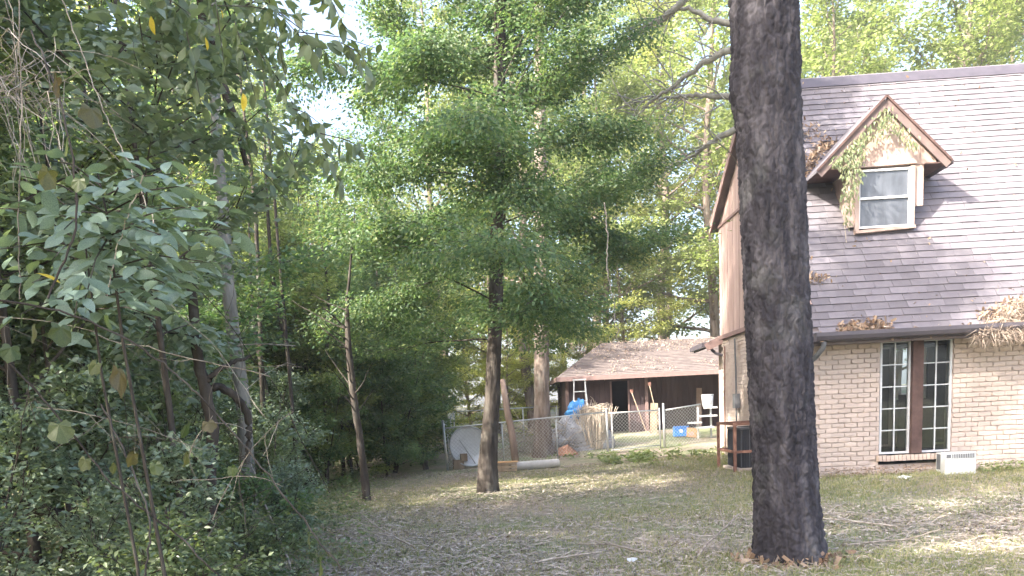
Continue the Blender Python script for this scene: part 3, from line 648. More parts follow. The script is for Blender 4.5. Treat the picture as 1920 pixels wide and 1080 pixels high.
# round white dish leaning behind the corner of the fence
d = T('satellite_dish', -1.08, 22.05, 'large white round dish with a hoop rim leaning behind the fence corner', 'dish', rz=.2)
V = []; Fs = []; Rm = Matrix.Rotation(math.radians(68), 4, 'X'); n = 40
for j in range(7):
    rr = .56*j/6
    for k in range(n): t = 2*math.pi*k/n; V.append(Rm @ Vector((rr*math.cos(t)*.95, rr*math.sin(t), .16*(rr/.56)**2))+Vector((0, 0, .52)))
for j in range(6):
    for k in range(n): Fs.append((j*n+k, j*n+(k+1) % n, (j+1)*n+(k+1) % n, (j+1)*n+k))
MB().raw(V, Fs).build('dish', WHITE, d, True)
MB().tube([Rm @ Vector((.57*math.cos(t)*.95, .57*math.sin(t), .17))+Vector((0, -.0, .52)) for t in np.linspace(0, 2*math.pi, 41)], .02, 6).build('rim', GALV, d, True)
MB().tube([(-.30, -.36, .78), (.12, -.30, .1)], .018, 5).build('feed_arm', GALV, d)
mb = MB(); mb.box((-.35, -.25, .12), (.28, .2, .25)); mb.box((-.2, -.3, .3), (.18, .16, .2)); mb.build('mount_block', WOOD, d)
# fence-side leaning timber and lying pipe
t_ = T('leaning_timber', .16, 20.9, 'bare reddish timber pole leaning behind the mid trunk', 'pole')
MB().tube([(0.03, 0, -.1), (-.05, .1, .9), (-.16, .25, 1.6), (-.22, .35, 2.3)], [.105, .095, .085, .07], 9).build('timber', surf('bare_timber', [(.17, .12, .095), (.27, .20, .165), (.42, .34, .28)], 5, (1, 1, .2), bmp=.5), t_, True)
p_ = T('drain_pipe', .6, 20.0, 'pale grey corrugated pipe lying in the grass by the fence', 'pipe')
pts = [(-.58+1.22*k/30, -.25+.45*k/30, .11) for k in range(31)]
MB().tube(pts, [.105+.006*(k % 2) for k in range(31)], 14, cap=False).build('pipe', surf('pale_pipe', [(.42, .41, .40), (.55, .54, .52)], 6, bmp=.2, rough=.6), p_, True)
mb = MB(); mb.tube([(-.57, -.247, .11), (-.60, -.255, .11)], .098, 12); mb.build('mouth_shade', BLACK, p_)  # black disc painting the shade inside the hollow pipe
c_ = T('wooden_crate', -.12, 19.6, 'low orange brown wooden crate beside the mouth of the pipe', 'crate')
for k in range(3): MB().box((0, -.2, .05+.075*k), (.62, .02, .06)).build('slat', WOOD, c_)
for x in (-.28, .28): MB().box((x, 0, .12), (.03, .38, .22)).build('side_board', WOOD, c_)
MB().box((0, .2, .12), (.62, .02, .22)).build('back_board', WOOD, c_); MB().box((0, 0, .235), (.66, .42, .015)).build('lid', ORANGE, c_)
# clutter heap behind the fence, with grey and blue tarps
g_ = T('grey_tarp', 2.15, 25.6, 'crumpled grey tarp spread over junk behind the fence', 'tarp')
def lump(cx_, cy_, cz_, sx, sy, sz, seed, m, name, par, n=28, rough=.25):
    u, v = np.meshgrid(np.linspace(0, 2*np.pi, n, endpoint=False), np.linspace(0, np.pi/2, n//2)); s = 1+(fbm(u*2+10, v*2.5, seed, 4)-.45)*rough*4
    X = cx_+sx*np.cos(u)*np.sin(v)*s; Y = cy_+sy*np.sin(u)*np.sin(v)*s; Z = cz_+sz*np.cos(v)*s
    V = np.stack([X.ravel(), Y.ravel(), Z.ravel()], 1); m_, k_ = n//2, n
    i = (np.arange(m_-1)[:, None]*k_+np.arange(k_)[None]).ravel(); j = (np.arange(m_-1)[:, None]*k_+(np.arange(k_)[None]+1) % k_).ravel()
    return link(name, np_mesh(name, V, np.stack([i, i+k_, j+k_, j], 1), m), par)
lump(0, 0, -.1, 1.15, .6, .95, 3, GREYT, 'tarp', g_)
b_ = T('blue_tarp', 2.30, 26.3, 'bright blue tarp bunched up on top of the junk heap', 'tarp')
lump(0, -.35, .95, .38, .3, .42, 7, BLUE, 'tarp', b_, rough=.4); lump(-.22, -.45, .75, .2, .2, .35, 9, BLUE, 'tarp_fold', b_, rough=.4)
t_ = T('brush_heap', 1.2, 25.2, 'tangled dark brush and roots heaped behind the back pine', 'brush heap')
r_ = np.random.default_rng(4); ls = []
for k in range(260):
    p = np.array([r_.normal(0, .7), r_.normal(0, .35), abs(r_.normal(.15, .35))]); dd = r_.normal(0, 1, 3); dd[2] = abs(dd[2])*.6; ls.append((curve(r_, p, dd, r_.uniform(.3, 1.1), 4, -.3, .3), np.linspace(.014, .004, 5)))
link('branches', np_mesh('branches', *tubes_geo(ls, 4), TWIG, True), t_)['kind'] = 'stuff'
bd = T('branch_bundle', 2.72, 25.3, 'upright bundle of pale cut branches standing against the fence', 'branch bundle'); ls = []
for k in range(170):
    a = r_.uniform(0, 6.28); q = r_.uniform(0, 1)**.5; b0 = np.array([.26*q*math.cos(a), .2*q*math.sin(a), 0]); d0 = np.array([.55*q*math.cos(a), .3*q*math.sin(a), 1.6])
    ls.append((curve(r_, b0, d0, r_.uniform(1.0, 1.45), 5, .0, .10), np.linspace(.020, .008, 6)))
for k in range(260):
    a = r_.uniform(0, 6.28); b0 = np.array([.42*math.cos(a)*r_.uniform(), .3*math.sin(a), r_.uniform(1.0, 1.35)]); ls.append((curve(r_, b0, r_.normal(0, 1, 3), r_.uniform(.2, .5), 3, -.6, .3), np.linspace(.01, .004, 4)))
link('branches', np_mesh('branches', *tubes_geo(ls, 5), surf('cut_branch', [(.50, .42, .33), (.66, .57, .47)], 8, rnd=.3, bmp=0), True), bd)['kind'] = 'stuff'
q_ = T('rust_pan', 1.75, 24.2, 'rusty orange scrap of sheet metal on the ground behind the fence', 'scrap metal'); mb = MB()
mb.raw([(-.32, -.1, .02), (.0, -.2, .03), (.34, -.1, .02), (.36, .15, .06), (.05, .1, .34), (-.28, .15, .22)], [(0, 1, 4, 5), (1, 2, 3, 4), (0, 5, 4, 3, 2, 1)]); mb.build('sheet', surf('rust_sheet', [(.26, .13, .085), (.36, .21, .14)], 6, bmp=.4), q_)
# step ladder
l_ = T('step_ladder', 2.62, 28.6, 'white step ladder standing in front of the shed wall', 'step ladder')
for x in (-.24, .24):
    MB().bar((x*1.25, -.3, 0), (x*.8, 0, 2.02), .05, .03, (1, 0, 0)).build('rail', WHITE, l_); MB().bar((x*1.15, .55, 0), (x*.8, .05, 1.98), .035, .025, (1, 0, 0)).build('rear_leg', WHITE, l_)
for k in range(1, 6): MB().box((0, -.3+.3*k/6.2, 2.02*k/6.2), (.50-.015*k, .09, .03)).build('step', WHITE, l_)
MB().box((0, .02, 2.04), (.46, .2, .04)).build('top_cap', WHITE, l_)
# things in the open bay
bc = T('plastic_crate', 5.72, 26.6, 'small blue plastic crate on the ground behind the fence', 'crate'); mb = MB()
mb.box((0, 0, .03), (.42, .30, .03)); 
for s in (-1, 1): mb.bar((-.21, s*.15, .19), (.21, s*.17, .19), .32, .02, (0, 1, 0)); mb.bar((s*.21, -.15, .19), (s*.21, .15, .19), .32, .02, (1, 0, 0))
mb.build('bin', BLUE2, bc); MB().box((0, -.175, .33), (.47, .03, .035)).build('lip', BLUE2, bc); MB().box((-.02, -.188, .2), (.10, .006, .10)).build('white_mark', WHITE, bc)
ob = T('orange_panel', 6.03, 26.35, 'square orange board leaning beside the blue crate', 'board'); MB().box((0, 0, .16), (.32, .03, .32), Matrix.Rotation(-.35, 3, 'X') @ Matrix.Rotation(.15, 3, 'Y')).build('board', ORANGE, ob)
MB().box((-.02, -.03, .13), (.18, .01, .13), Matrix.Rotation(-.35, 3, 'X')).build('patch', DTAN, ob)
st = T('white_shelf_unit', 6.28, 25.9, 'white painted stepped shelves standing by the house corner', 'shelf')
for k, (x, z, wd) in enumerate(((-.30, .52, .40), (0, .36, .55), (.12, .72, .52), (.20, .98, .36))): MB().box((x+.05, -.02*k, z), (wd, .34, .05)).build('shelf', WHITE, st)
for x in (-.12, .30): MB().box((x, .10, .50), (.05, .05, 1.0)).build('upright', WHITE, st)
wb = T('white_bucket', 6.55, 26.0, 'white tub standing on top of the stepped shelves', 'tub', z=G(6.28, 25.9)+1.01); MB().tube([(-.08, -.05, 0), (-.08, -.05, .36)], [.16, .19], 14).build('tub', WHITE, wb, True); MB().tube([(-.08, -.05, .36), (-.08, -.05, .39)], .2, 14).build('lid', WHITE, wb, True)
for k, (x, y, h, ln, lab) in enumerate(((5.15, 28.4, 1.05, .10, 'pale plank leaning against the shed corner post'), (7.35, 30.9, 1.5, .1, 'narrow cream board standing in the open bay'))):
    o = T('plank', x, y, lab, 'plank'); MB().bar((0, 0, 0), (ln, .25, h), .26 if k == 0 else .2, .03, (0, -1, 0)).build('board', WOOD if k == 0 else DTAN, o)
for x, y, dx, h, lab in ((4.9, 28.2, -.45, 1.5, 'long handled rake leaning left beside the open bay'), (5.35, 28.1, -.28, 1.7, 'long handled tool leaning against the bay post')):
    o = T('garden_tool', x, y, lab, 'garden tool'); MB().tube([(0, 0, 0), (dx, .4, h)], .017, 6).build('handle', WOOD, o); MB().box((dx, .4, h+.03), (.10, .04, .12)).build('head', RUST, o)
# condenser in its steel cage by the side wall
cg = T('steel_cage', 4.92, 16.55, 'rusty brown steel frame cage round the condenser beside the house', 'cage')
X0, X1, Y0_, Y1_, H_ = -.42, .40, -.62, .62, .97
for x in (X0, X1):
    for y in (Y0_, Y1_): MB().box((x, y, H_/2), (.055, .055, H_)).build('post', RUST, cg)
for z in (H_-.02, .40):
    for y in (Y0_, Y1_): MB().bar((X0+.03, y, z), (X1-.03, y, z), .04, .05).build('rail', RUST, cg)
    for x in (X0, X1): MB().bar((x, Y0_+.03, z), (x, Y1_-.03, z), .04, .05).build('rail', RUST, cg)
cn = T('condenser', 4.98, 16.5, 'dark air conditioning condenser with fine fins inside the steel cage', 'air conditioner')
MB().box((0, 0, .44), (.66, .9, .78)).build('body', BLACK, cn); MB().box((0, 0, .85), (.70, .94, .04)).build('top_cover', GREYP, cn)
for k in range(20): MB().box((-.32+.034*k, -.458, .44), (.008, .016, .74)).build('fin', GREYP if k % 5 == 0 else BLACK, cn)
for k in range(22): MB().box((-.338, -.43+.041*k, .44), (.016, .008, .74)).build('fin', BLACK, cn)
for k in range(5): MB().tube([(.16*math.cos(t)*(k+1)/3.2, .16*math.sin(t)*(k+1)/3.2, .875) for t in np.linspace(0, 6.283, 25)], .006, 4).build('guard_ring', BLACK, cn)
MB().box((0, 0, .03), (.85, 1.1, .06)).build('pad', MORTAR, cn)
# window air conditioner standing on the grass
ac = T('window_air_conditioner', 7.50, 13.36, 'white window air conditioner standing on the grass under the tall windows', 'air conditioner', rz=-.09)
MB().box((0, .16, .185), (.46, .20, .33)).build('cabinet', PLAST, ac); fr = MB().box((0, -.03, .185), (.49, .17, .365)).build('front', PLAST, ac)
MB().box((.045, -.117, .305), (.36, .008, .07)).build('air_outlet', GREYP, ac)
for k in range(13): MB().box((-.12+.028*k, -.123, .305), (.006, .008, .07)).build('louvre', PLAST, ac)
MB().box((-.19, -.117, .305), (.07, .006, .06)).build('control_panel', GREYP, ac)
MB().box((.0, -.117, .135), (.44, .006, .21)).build('intake_panel', PLAST, ac)
for k in range(9): MB().box((-.232, .09+.017*k, .2), (.006, .006, .26)).build('side_vent', GREYP, ac)
# a crumpled white rag
rg = T('white_rag', 6.56, 13.25, 'crumpled white rag on the grass below the brick sill', 'rag'); lump(0, 0, -.01, .14, .08, .05, 5, WHITE, 'cloth', rg, n=20, rough=.3)

# ================================================================ GROUND COVER
def on_ground(X, Y, dz=0): return np.stack([X, Y, gz(X, Y)+dz], 1)
def free(X, Y):      # keep off the house floor
    lx = (X-5.28)*math.cos(.05)-(Y-13.9)*math.sin(.05); ly = (X-5.28)*math.sin(.05)+(Y-13.9)*math.cos(.05)
    return ~((lx > -.02) & (ly > -.01) & (ly < 12)) & ~((X > 1.9) & (Y > 30))
r_ = np.random.default_rng(21)
def field(n, ymin=5.2, ymax=21, xl=-.66, xr=.70, pw=1.5):
    Y = ymin+(ymax-ymin)*r_.uniform(0, 1, n)**pw; X = Y*r_.uniform(xl, xr, n); k = free(X, Y); return X[k], Y[k]
X, Y = field(300000); g = fbm(X*.45+7, Y*.45+3, 31, 3); lawn = sstep(10.5, 12.5, Y)*sstep(2, 5, X); k = r_.uniform(0, 1, len(X)) < np.clip((g-.34)*5, .10, 1)*.6+lawn*.7+.1; X, Y = X[k], Y[k]; lawn = lawn[k]
n = len(X); D = r_.normal(0, .6, (n, 3)); D[:, 2] = 1.; Ls = r_.uniform(.03, .10, n)+.03*lawn
V, Fc = leaf_geo(on_ground(X, Y, -.005), D, r_.normal(0, 1, (n, 3)), Ls, np.full(n, .010), 'blade'); tag(link('grass', np_mesh('grass', V, Fc, GRASS)), 'short thin grass growing through the leaf litter across the yard', 'grass', kind='stuff')
X, Y = field(150000); g = fbm(X*.6+70, Y*.6+30, 37, 3); k = r_.uniform(0, 1, len(X)) < np.clip((g-.25)*3, .1, 1)*(1-.75*sstep(10.8, 12.2, Y)*sstep(2, 4, X)*(Y < 13.4)); X, Y = X[k], Y[k]; n = len(X)
D = r_.normal(0, 1, (n, 3)); D[:, 2] *= .25; nn = unit(r_.normal(0, .45, (n, 3))+[0, 0, 1]); Ls = r_.uniform(.02, .08, n)
V, Fc = leaf_geo(on_ground(X, Y, .012), D, nn, Ls, Ls*r_.uniform(.12, .55, n), 'diamond')
L_lit = leafmat('litter', [(.25, .205, .155), (.38, .325, .265), (.50, .44, .38), (.17, .135, .10), (.60, .54, .48), (.32, .285, .22)], .08, (1, .9, .8), rough=.85)
tag(link('leaf_litter', np_mesh('leaf_litter', V, Fc, L_lit)), 'dry brown leaves and mulch chips covering the yard', 'leaf litter', kind='stuff')
X, Y = field(17000, pw=1.9); n = len(X); ls = []; P0 = on_ground(X, Y, .015); A = r_.uniform(0, 6.28, n); Ln = r_.uniform(.04, .22, n); R_ = r_.uniform(.002, .0065, n)
D = np.stack([np.cos(A), np.sin(A), r_.normal(0, .12, n)], 1); P1 = P0+D*Ln[:, None]*.5+np.stack([r_.normal(0, .01, n), r_.normal(0, .01, n), r_.uniform(0, .02, n)], 1); P2 = P0+D*Ln[:, None]
s_ = np.stack([-np.sin(A), np.cos(A), 0*A], 1)*R_[:, None]; u_ = np.array([0, 0, 1.])*R_[:, None]*1.4
V = np.stack([P0-s_, P0+s_, P0+u_, P1-s_, P1+s_, P1+u_, P2-s_*.3, P2+s_*.3, P2+u_*.3], 1).reshape(-1, 3)
f = np.array([[0, 3, 5, 2], [2, 5, 4, 1], [3, 6, 8, 5], [5, 8, 7, 4]]); Fc = (np.arange(n)[:, None, None]*9+f[None]).reshape(-1, 4)
tag(link('twigs', np_mesh('twigs', V, Fc, TWIG)), 'small dry twigs scattered over the yard', 'twigs', kind='stuff')
# larger fallen sticks round the big trunk: things of their own
sk = [(1.75, 7.5, .8, .5, 1.0, 'forked dead stick lying just left of the big trunk'), (1.3, 7.9, 2.2, .2, .8, 'thin dead stick propped up in the litter left of the big trunk'), (3.3, 7.9, .1, .1, 1.0, 'long dead stick lying right of the big trunk'), (4.3, 8.8, 2.7, .1, 1.3, 'pale dead stick crossing the litter near the right edge'),
      (.2, 7.6, .4, .05, .7, 'short dead stick in the near litter at mid picture'), (3.2, 9.9, .05, .06, 1.2, 'long pale stick lying between the big trunk and the lawn'), (-1.1, 8.9, 2.4, .2, 1.0, 'bent dead stick near the edge of the undergrowth')]
for x, y, a, e, L, lab in sk:
    o = T('fallen_stick', x, y, lab, 'stick'); o['group'] = 'fallen sticks'
    c0 = curve(r_, (0, 0, .02), (math.cos(a), math.sin(a), e), L, 8, -.25*e, .22); ls = [(c0, np.linspace(.013, .005, 9))]
    for q in (3, 5): ls.append((curve(r_, c0[q], (math.cos(a+.7), math.sin(a+.7), .25), L*.4, 4, 0, .2), np.linspace(.007, .003, 5)))
    link('stick', np_mesh('stick', *tubes_geo(ls, 6), TWIG, True), o)
for x, y, lab in ((1.07, 7.35, 'curled white dry leaf on the near litter left of the big trunk'), (2.05, 7.1, 'pale dry leaf at the foot of the big trunk'), (3.15, 7.4, 'yellowish dry leaf just right of the big trunk foot')):
    o = T('dry_leaf', x, y, lab, 'leaf'); V, Fc = leaf_geo(np.array([[0, 0, .03], [.02, .01, .03]]), np.array([[1, .3, .4], [-.2, 1, .5]]), np.array([[0, -.4, 1], [0, -.6, 1.]]), np.array([.10, .08]), np.array([.07, .05]), 'oval'); link('leaf', np_mesh('leaf', V, Fc, WHITE if y > 7.2 and x < 2 else L_dead), o)
# low weeds: by the wall right of the air conditioner and along the gate
def weeds(name, pts, label, L=.07, m=L_weed, cat='weeds', n=14, h=.16, sd_=1):
    r = np.random.default_rng(sd_); P = []; D = []
    for x, y in pts:
        for k in range(n): P.append((x+r.normal(0, .07), y+r.normal(0, .07), G(x, y)+r.uniform(.01, h))); D.append((r.normal(0, 1), r.normal(0, 1), r.uniform(-.2, .6)))
    P = np.array(P); Ls = L*r.uniform(.5, 1.3, len(P)); V, Fc = leaf_geo(P, np.array(D), unit(r.normal(0, .5, P.shape)+[0, 0, 1]), Ls, Ls*.55, 'diamond')
    return tag(link(name, np_mesh(name, V, Fc, m)), label, cat, kind='stuff')
weeds('weeds', [(x, 13.35-(x-8)*.05+r_.normal(0, .10)) for x in r_.uniform(7.85, 9.6, 46)], 'leafy green weeds growing at the wall right of the window air conditioner', .06)
weeds('weeds', [(3.7+r_.normal(0, .9), 21.2+r_.normal(0, .6)) for _ in range(55)], 'pale green ground plants growing in front of the gate', .13, sd_=2)
weeds('weeds', [(x, 13.75-(x-5.3)*.05+r_.normal(0, .05)) for x in r_.uniform(5.4, 7.2, 30)], 'small weeds and dead leaves along the foot of the brick wall', .05, L_dead, sd_=3)
weeds('weeds', [(3.3+r_.normal(0, .9), 22.9+r_.normal(0, .25)) for _ in range(25)], 'low green weeds along the foot of the gate', .10, sd_=4)
# ================================================================ BIG TRUNK
def bark_trunk(path, rads, nseg, nring, cells, ph, amp, seed, flare=None, bulge=None):
    path = np.array(path, float); H = path[-1, 2]; zz = np.linspace(path[0, 2], H, nring); th = np.linspace(0, 2*np.pi, nseg, endpoint=False)
    cx_ = np.interp(zz, path[:, 2], path[:, 0]); cy_ = np.interp(zz, path[:, 2], path[:, 1]); rr = np.interp(zz, path[:, 2], rads)
    T_, Z_ = np.meshgrid(th, zz); u = T_/(2*np.pi)*cells; v = Z_/ph
    wu = (vnoise(u*.6, v*.9, seed+40, None)-.5)*.0
    wv = (fbm(T_/(2*np.pi)*12, Z_*2.2, seed+50, 3)-.45)*.9; wx = (vnoise(u, v*1.7, seed+3, cells)-.5)*.8
    f1, f2, idv = voro(u+wx, v+wv+(np.floor(u) % 2)*.5, seed, cells)
    e = np.clip((f2-f1)*1.9, 0, 1)**.8
    r1 = np.abs(vnoise(u*1.0+wx*.3, v*.42, seed+21, cells)-.5)*2; r2 = np.abs(vnoise(u*2, v*.9+wv*.3, seed+23, cells*2)-.5)*2
    rid = np.clip(r1*2.6, 0, 1)**.7*(.6+.4*np.clip(r2*2.5, 0, 1))
    g1, g2, idw = voro(u*2+wx*2, v*3.1+wv, seed+77, cells*2)
    fl = np.clip((g2-g1)*2.5, 0, 1)**.7
    h = .55*e*(.62+.38*idv)+.50*rid+fl*.2*e+(vnoise(u*5, v*9, seed+5, cells*5)-.5)*.32+(vnoise(u*11, v*22, seed+6, cells*11)-.5)*.12
    rad = rr[:, None]+amp*(h-.75)+rr[:, None]*.04*np.sin(2*T_+1)+rr[:, None]*.03*np.sin(3*T_+Z_*.8)
    if flare: rad = rad+flare*np.exp(-np.maximum(Z_, 0)/.28)*(1+.35*np.sin(4*T_+.6)+.2*np.sin(7*T_+2))
    if bulge:
        for (bt, bz, bw, bh) in bulge: dt = np.angle(np.exp(1j*(T_-bt))); rad = rad+bh*np.exp(-(dt/bw)**2-((Z_-bz)/(bw*rr.mean()*1.4))**2)
    V = np.stack([(cx_[:, None]+rad*np.cos(T_)).ravel(), (cy_[:, None]+rad*np.sin(T_)).ravel(), Z_.ravel()], 1)
    i = (np.arange(nring-1)[:, None]*nseg+np.arange(nseg)[None]).ravel(); j = (np.arange(nring-1)[:, None]*nseg+(np.arange(nseg)[None]+1) % nseg).ravel()
    return V, np.stack([i, j, j+nseg, i+nseg], 1)
z0 = G(2.58, 7.35)
bt = empty('pine_tree', (2.58, 7.35, z0), 0, 'big dark furrowed tree trunk rising out of the frame in front of the house', 'tree')
V, Fc = bark_trunk([(0, 0, -.12), (0, 0, 0), (-.05, 0, 1.0), (-.13, 0, 2.6), (-.19, .0, 4.0), (-.22, .0, 5.0), (-.2, 0, 9.0)], [.305, .297, .277, .275, .272, .278, .25], 290, 950, 24, .13, .03, 11, .05, [(3.3, 4.15, .5, .05), (5.0, 2.2, .18, .02)])
link('trunk', np_mesh('trunk', V, Fc, B_big, False), bt)
r_ = np.random.default_rng(33); a_ = r_.uniform(0, 6.28, 420); q_ = .30+abs(r_.normal(0, .13, 420)); X_ = 2.58+q_*np.cos(a_); Y_ = 7.35+q_*np.sin(a_)
heap('leaf_pile', np.stack([X_, Y_, gz(X_, Y_)+.10*np.exp(-(q_-.3)/.10)*r_.uniform(.1, 1, 420)], 1), .065, L_dead, 'dry leaves gathered round the foot of the big trunk', spread=.01, seed=21)
# ================================================================ MID TREE
def taper_tree(name, x, y, path, rads, label, mat, seed, cells=9, ph=.12, amp=.012, res=(64, 260), flare=.03, group=None):
    e = empty(name, (x, y, G(x, y)), 0, label, 'tree', group)
    V, Fc = bark_trunk(path, rads, res[0], res[1], cells, ph, amp, seed, flare); link('trunk', np_mesh('trunk', V, Fc, mat, True), e); return e
mt = taper_tree('broadleaf_tree', -.42, 14.75, [(0, 0, -.1), (.02, 0, .5), (.17, 0, 1.7), (.29, 0, 3.0), (.46, 0, 5.2), (.62, 0, 7.6), (.8, 0, 10.5), (.9, 0, 13)], [.18, .17, .135, .12, .108, .095, .075, .03], 'slender dark trunk at mid picture carrying the wide green leafy crown', B_mid, 5)
wd, cr = plant(31, 12.8, .06, .20, 3.15, 60, (-25, 50), -.25, 15, 225000, .073, .55, .27, .15, 'diamond', lean=(.075, 0), droop=.35, zmin=2.72, profile='x', trunk_sides=6, sparse=.12)
wd.materials.append(B_mid); cr.materials.append(L_mid); link('branches', wd, mt); link('crown', cr, mt)
# ================================================================ OTHER SINGLE TREES
bp = taper_tree('pine_tree', 1.03, 24.3, [(0, 0, -.1), (.02, 0, .6), (.04, 0, 1.7), (.12, 0, 3.5), (.3, .1, 8), (.5, .2, 14)], [.28, .27, .225, .21, .18, .1], 'pale barked pine trunk standing just behind the chain link fence', B_back, 8, flare=.05, amp=.02)
M_pine = plant(77, 19, .09, .45, 3.6, 34, (0, 25), .1, 7, 15000, .20, .10, .25, .2, lean=(.03, 0), droop=.05)
for me, nm, mm in zip(M_pine[1:], ('crown',), (L_mid,)): me.materials.append(mm); o = link(nm, me, bp); o.location = (.12, 0, 0)
def stem(name, pts, rads, label, mat, sides=9, group=None, cat='tree', part='trunk', jit=.005, seed=0, twigs=False):
    r = np.random.default_rng(seed); pts = np.array([tuple(p) for p in pts], float); b = pts[0].copy(); t = np.linspace(0, len(pts)-1, len(pts)*6)
    P = np.stack([np.interp(t, np.arange(len(pts)), pts[:, k]) for k in range(3)], 1); 
    Ps = P.copy()
    for _ in range(4): Ps[1:-1] = (Ps[:-2]+Ps[1:-1]*2+Ps[2:])/4
    Ps = Ps+r.normal(0, jit, Ps.shape)*np.linspace(0, 1, len(t))[:, None]**.3; R_ = np.interp(t, np.arange(len(pts)), rads)
    e = empty(name, tuple(b), 0, label, cat, group)
    if twigs:
        ls = []
        for q in range(16):
            i = int(r.integers(len(t)//3, len(t)-1)); c = curve(r, Ps[i]-b, (r.normal(), r.normal(), .5), r.uniform(.25, 1.3), 6, .1, .3); ls.append((c, np.linspace(.016, .004, 7)))
        ls.append((curve(r, Ps[-1]-b, (.2, 0, 1), 1.6, 6, 0, .25), np.linspace(.03, .006, 7)))
        link('branches', np_mesh('branches', *tubes_geo(ls, 5), mat, True), e)
    o = link(part, np_mesh(part, *tubes_geo([(Ps-b, R_*r.uniform(.93, 1.07, len(R_)))], sides), mat, True), e); return e
A = lambda x, y, Y: at(x, y, Y)
stem('young_tree', [A(688, 940, 14.4), A(680, 860, 14.4), A(665, 760, 14.4), A(657, 690, 14.4), A(652, 640, 14.4), A(650, 560, 14.5)], [.085, .068, .066, .06, .055, .03], 'short crooked trunk with peeling bark left of the mid tree', B_mid, seed=1, twigs=True)
stem('grey_tree', [A(470, 960, 9.5)-Vector((0, 0, .3)), A(462, 850, 9.5), A(455, 740, 9.5), A(440, 640, 9.6), A(428, 540, 9.6), A(420, 420, 9.6), A(405, 250, 9.7), A(400, 0, 9.8)], [.095, .088, .085, .08, .075, .07, .06, .05], 'pale grey smooth trunk in the woods behind the dark sapling', B_pale, seed=2)
stem('dark_sapling', [A(392, 960, 6.0)-Vector((0, 0, .5)), A(392, 900, 6.0), A(402, 820, 6.0), A(388, 740, 6), A(372, 680, 6), A(365, 600, 6), A(350, 480, 6)], [.05, .045, .045, .045, .04, .035, .03], 'dark forked sapling trunk among vines at left', B_dark, seed=3)
stem('dark_branch', [A(384, 735, 6.05), A(410, 722, 6.1), A(445, 745, 6.1), A(466, 780, 6.2), A(468, 830, 6.2), A(462, 870, 6.2)], [.028, .03, .03, .028, .024, .02], 'dark branch arching over beside the pale grey trunk', B_dark, cat='branch', part='branch', seed=4)
stem('dark_branch', [A(385, 720, 6.0), A(400, 700, 6.0), A(430, 682, 6.1), A(470, 668, 6.2)], [.022, .02, .016, .01], 'thin dark branch reaching right from the forked sapling', B_dark, cat='branch', part='branch', seed=5)
stem('fallen_log', [A(-60, 930, 5.6), A(60, 950, 5.7), A(130, 975, 5.8), A(190, 1000, 5.9), A(255, 1030, 6), A(300, 1045, 6.1)], [.045, .045, .05, .045, .05, .03], 'dark fallen limb sloping through the undergrowth at lower left', B_mid, cat='log', part='log', seed=6)
stem('fallen_log', [A(-40, 1000, 6), A(60, 985, 6.1), A(110, 985, 6.2)], [.035, .035, .02], 'shorter dark limb lying below the sloping fallen limb', B_dark, cat='log', part='log', seed=7)
stem('leaning_tree', [A(462, 310, 6), A(440, 220, 6), A(405, 130, 6), A(380, 40, 6), A(372, -60, 6)], [.018, .028, .032, .034, .036], 'thin dark leaning trunk at the top of the woods', B_dark, seed=8)
stem('bare_sapling', [A(560, 1085, 7.4)-Vector((0, 0, .1)), A(520, 1000, 7.6), A(490, 930, 7.8), A(470, 870, 8)], [.013, .012, .010, .006], 'thin bare reddish sapling leaning at the edge of the undergrowth', TWIG, seed=9)
stem('bare_sapling', [A(470, 1060, 7.2)-Vector((0, 0, .1)), A(430, 950, 7.3), A(390, 860, 7.4), A(365, 800, 7.6)], [.014, .012, .01, .006], 'thin dark bare sapling leaning left of the reddish one', B_dark, seed=10)
stem('leaning_tree', [A(600, 860, 22), A(650, 810, 22.3), A(668, 780, 22.5), A(690, 740, 22.5)], [.12, .12, .11, .08], 'dark fallen trunk leaning up in the shadows behind the short crooked trunk', B_dark, seed=11)
r_ = np.random.default_rng(60)
for k, (x, Y, yb, w_) in enumerate(((530, 15, 900, .05), (575, 17, 880, .06), (610, 18, 870, .05), (640, 20, 850, .05), (500, 13, 900, .045), (725, 24, 850, .06), (760, 26, 850, .07), (560, 12, 900, .03), (120, 8, 960, .05), (215, 9, 900, .06), (60, 7, 900, .04), (300, 10, 900, .05))):
    p = A(x, yb, Y); b = (p.x, p.y, G(p.x, p.y)-.1); sw = r_.normal(0, .25, 2); Ht = r_.uniform(5, 9)
    stem('thin_tree', [b, (b[0]+sw[0]*.3, b[1], b[2]+Ht*.3), (b[0]+sw[0], b[1]+sw[1], b[2]+Ht*.65), (b[0]+sw[0]*.6, b[1]+sw[1], b[2]+Ht)], [w_, w_*.85, w_*.7, w_*.3], 'thin bare trunk standing among the dense woods at left', B_mid if k % 2 else B_dark, group='thin trunks in the woods', seed=20+k)
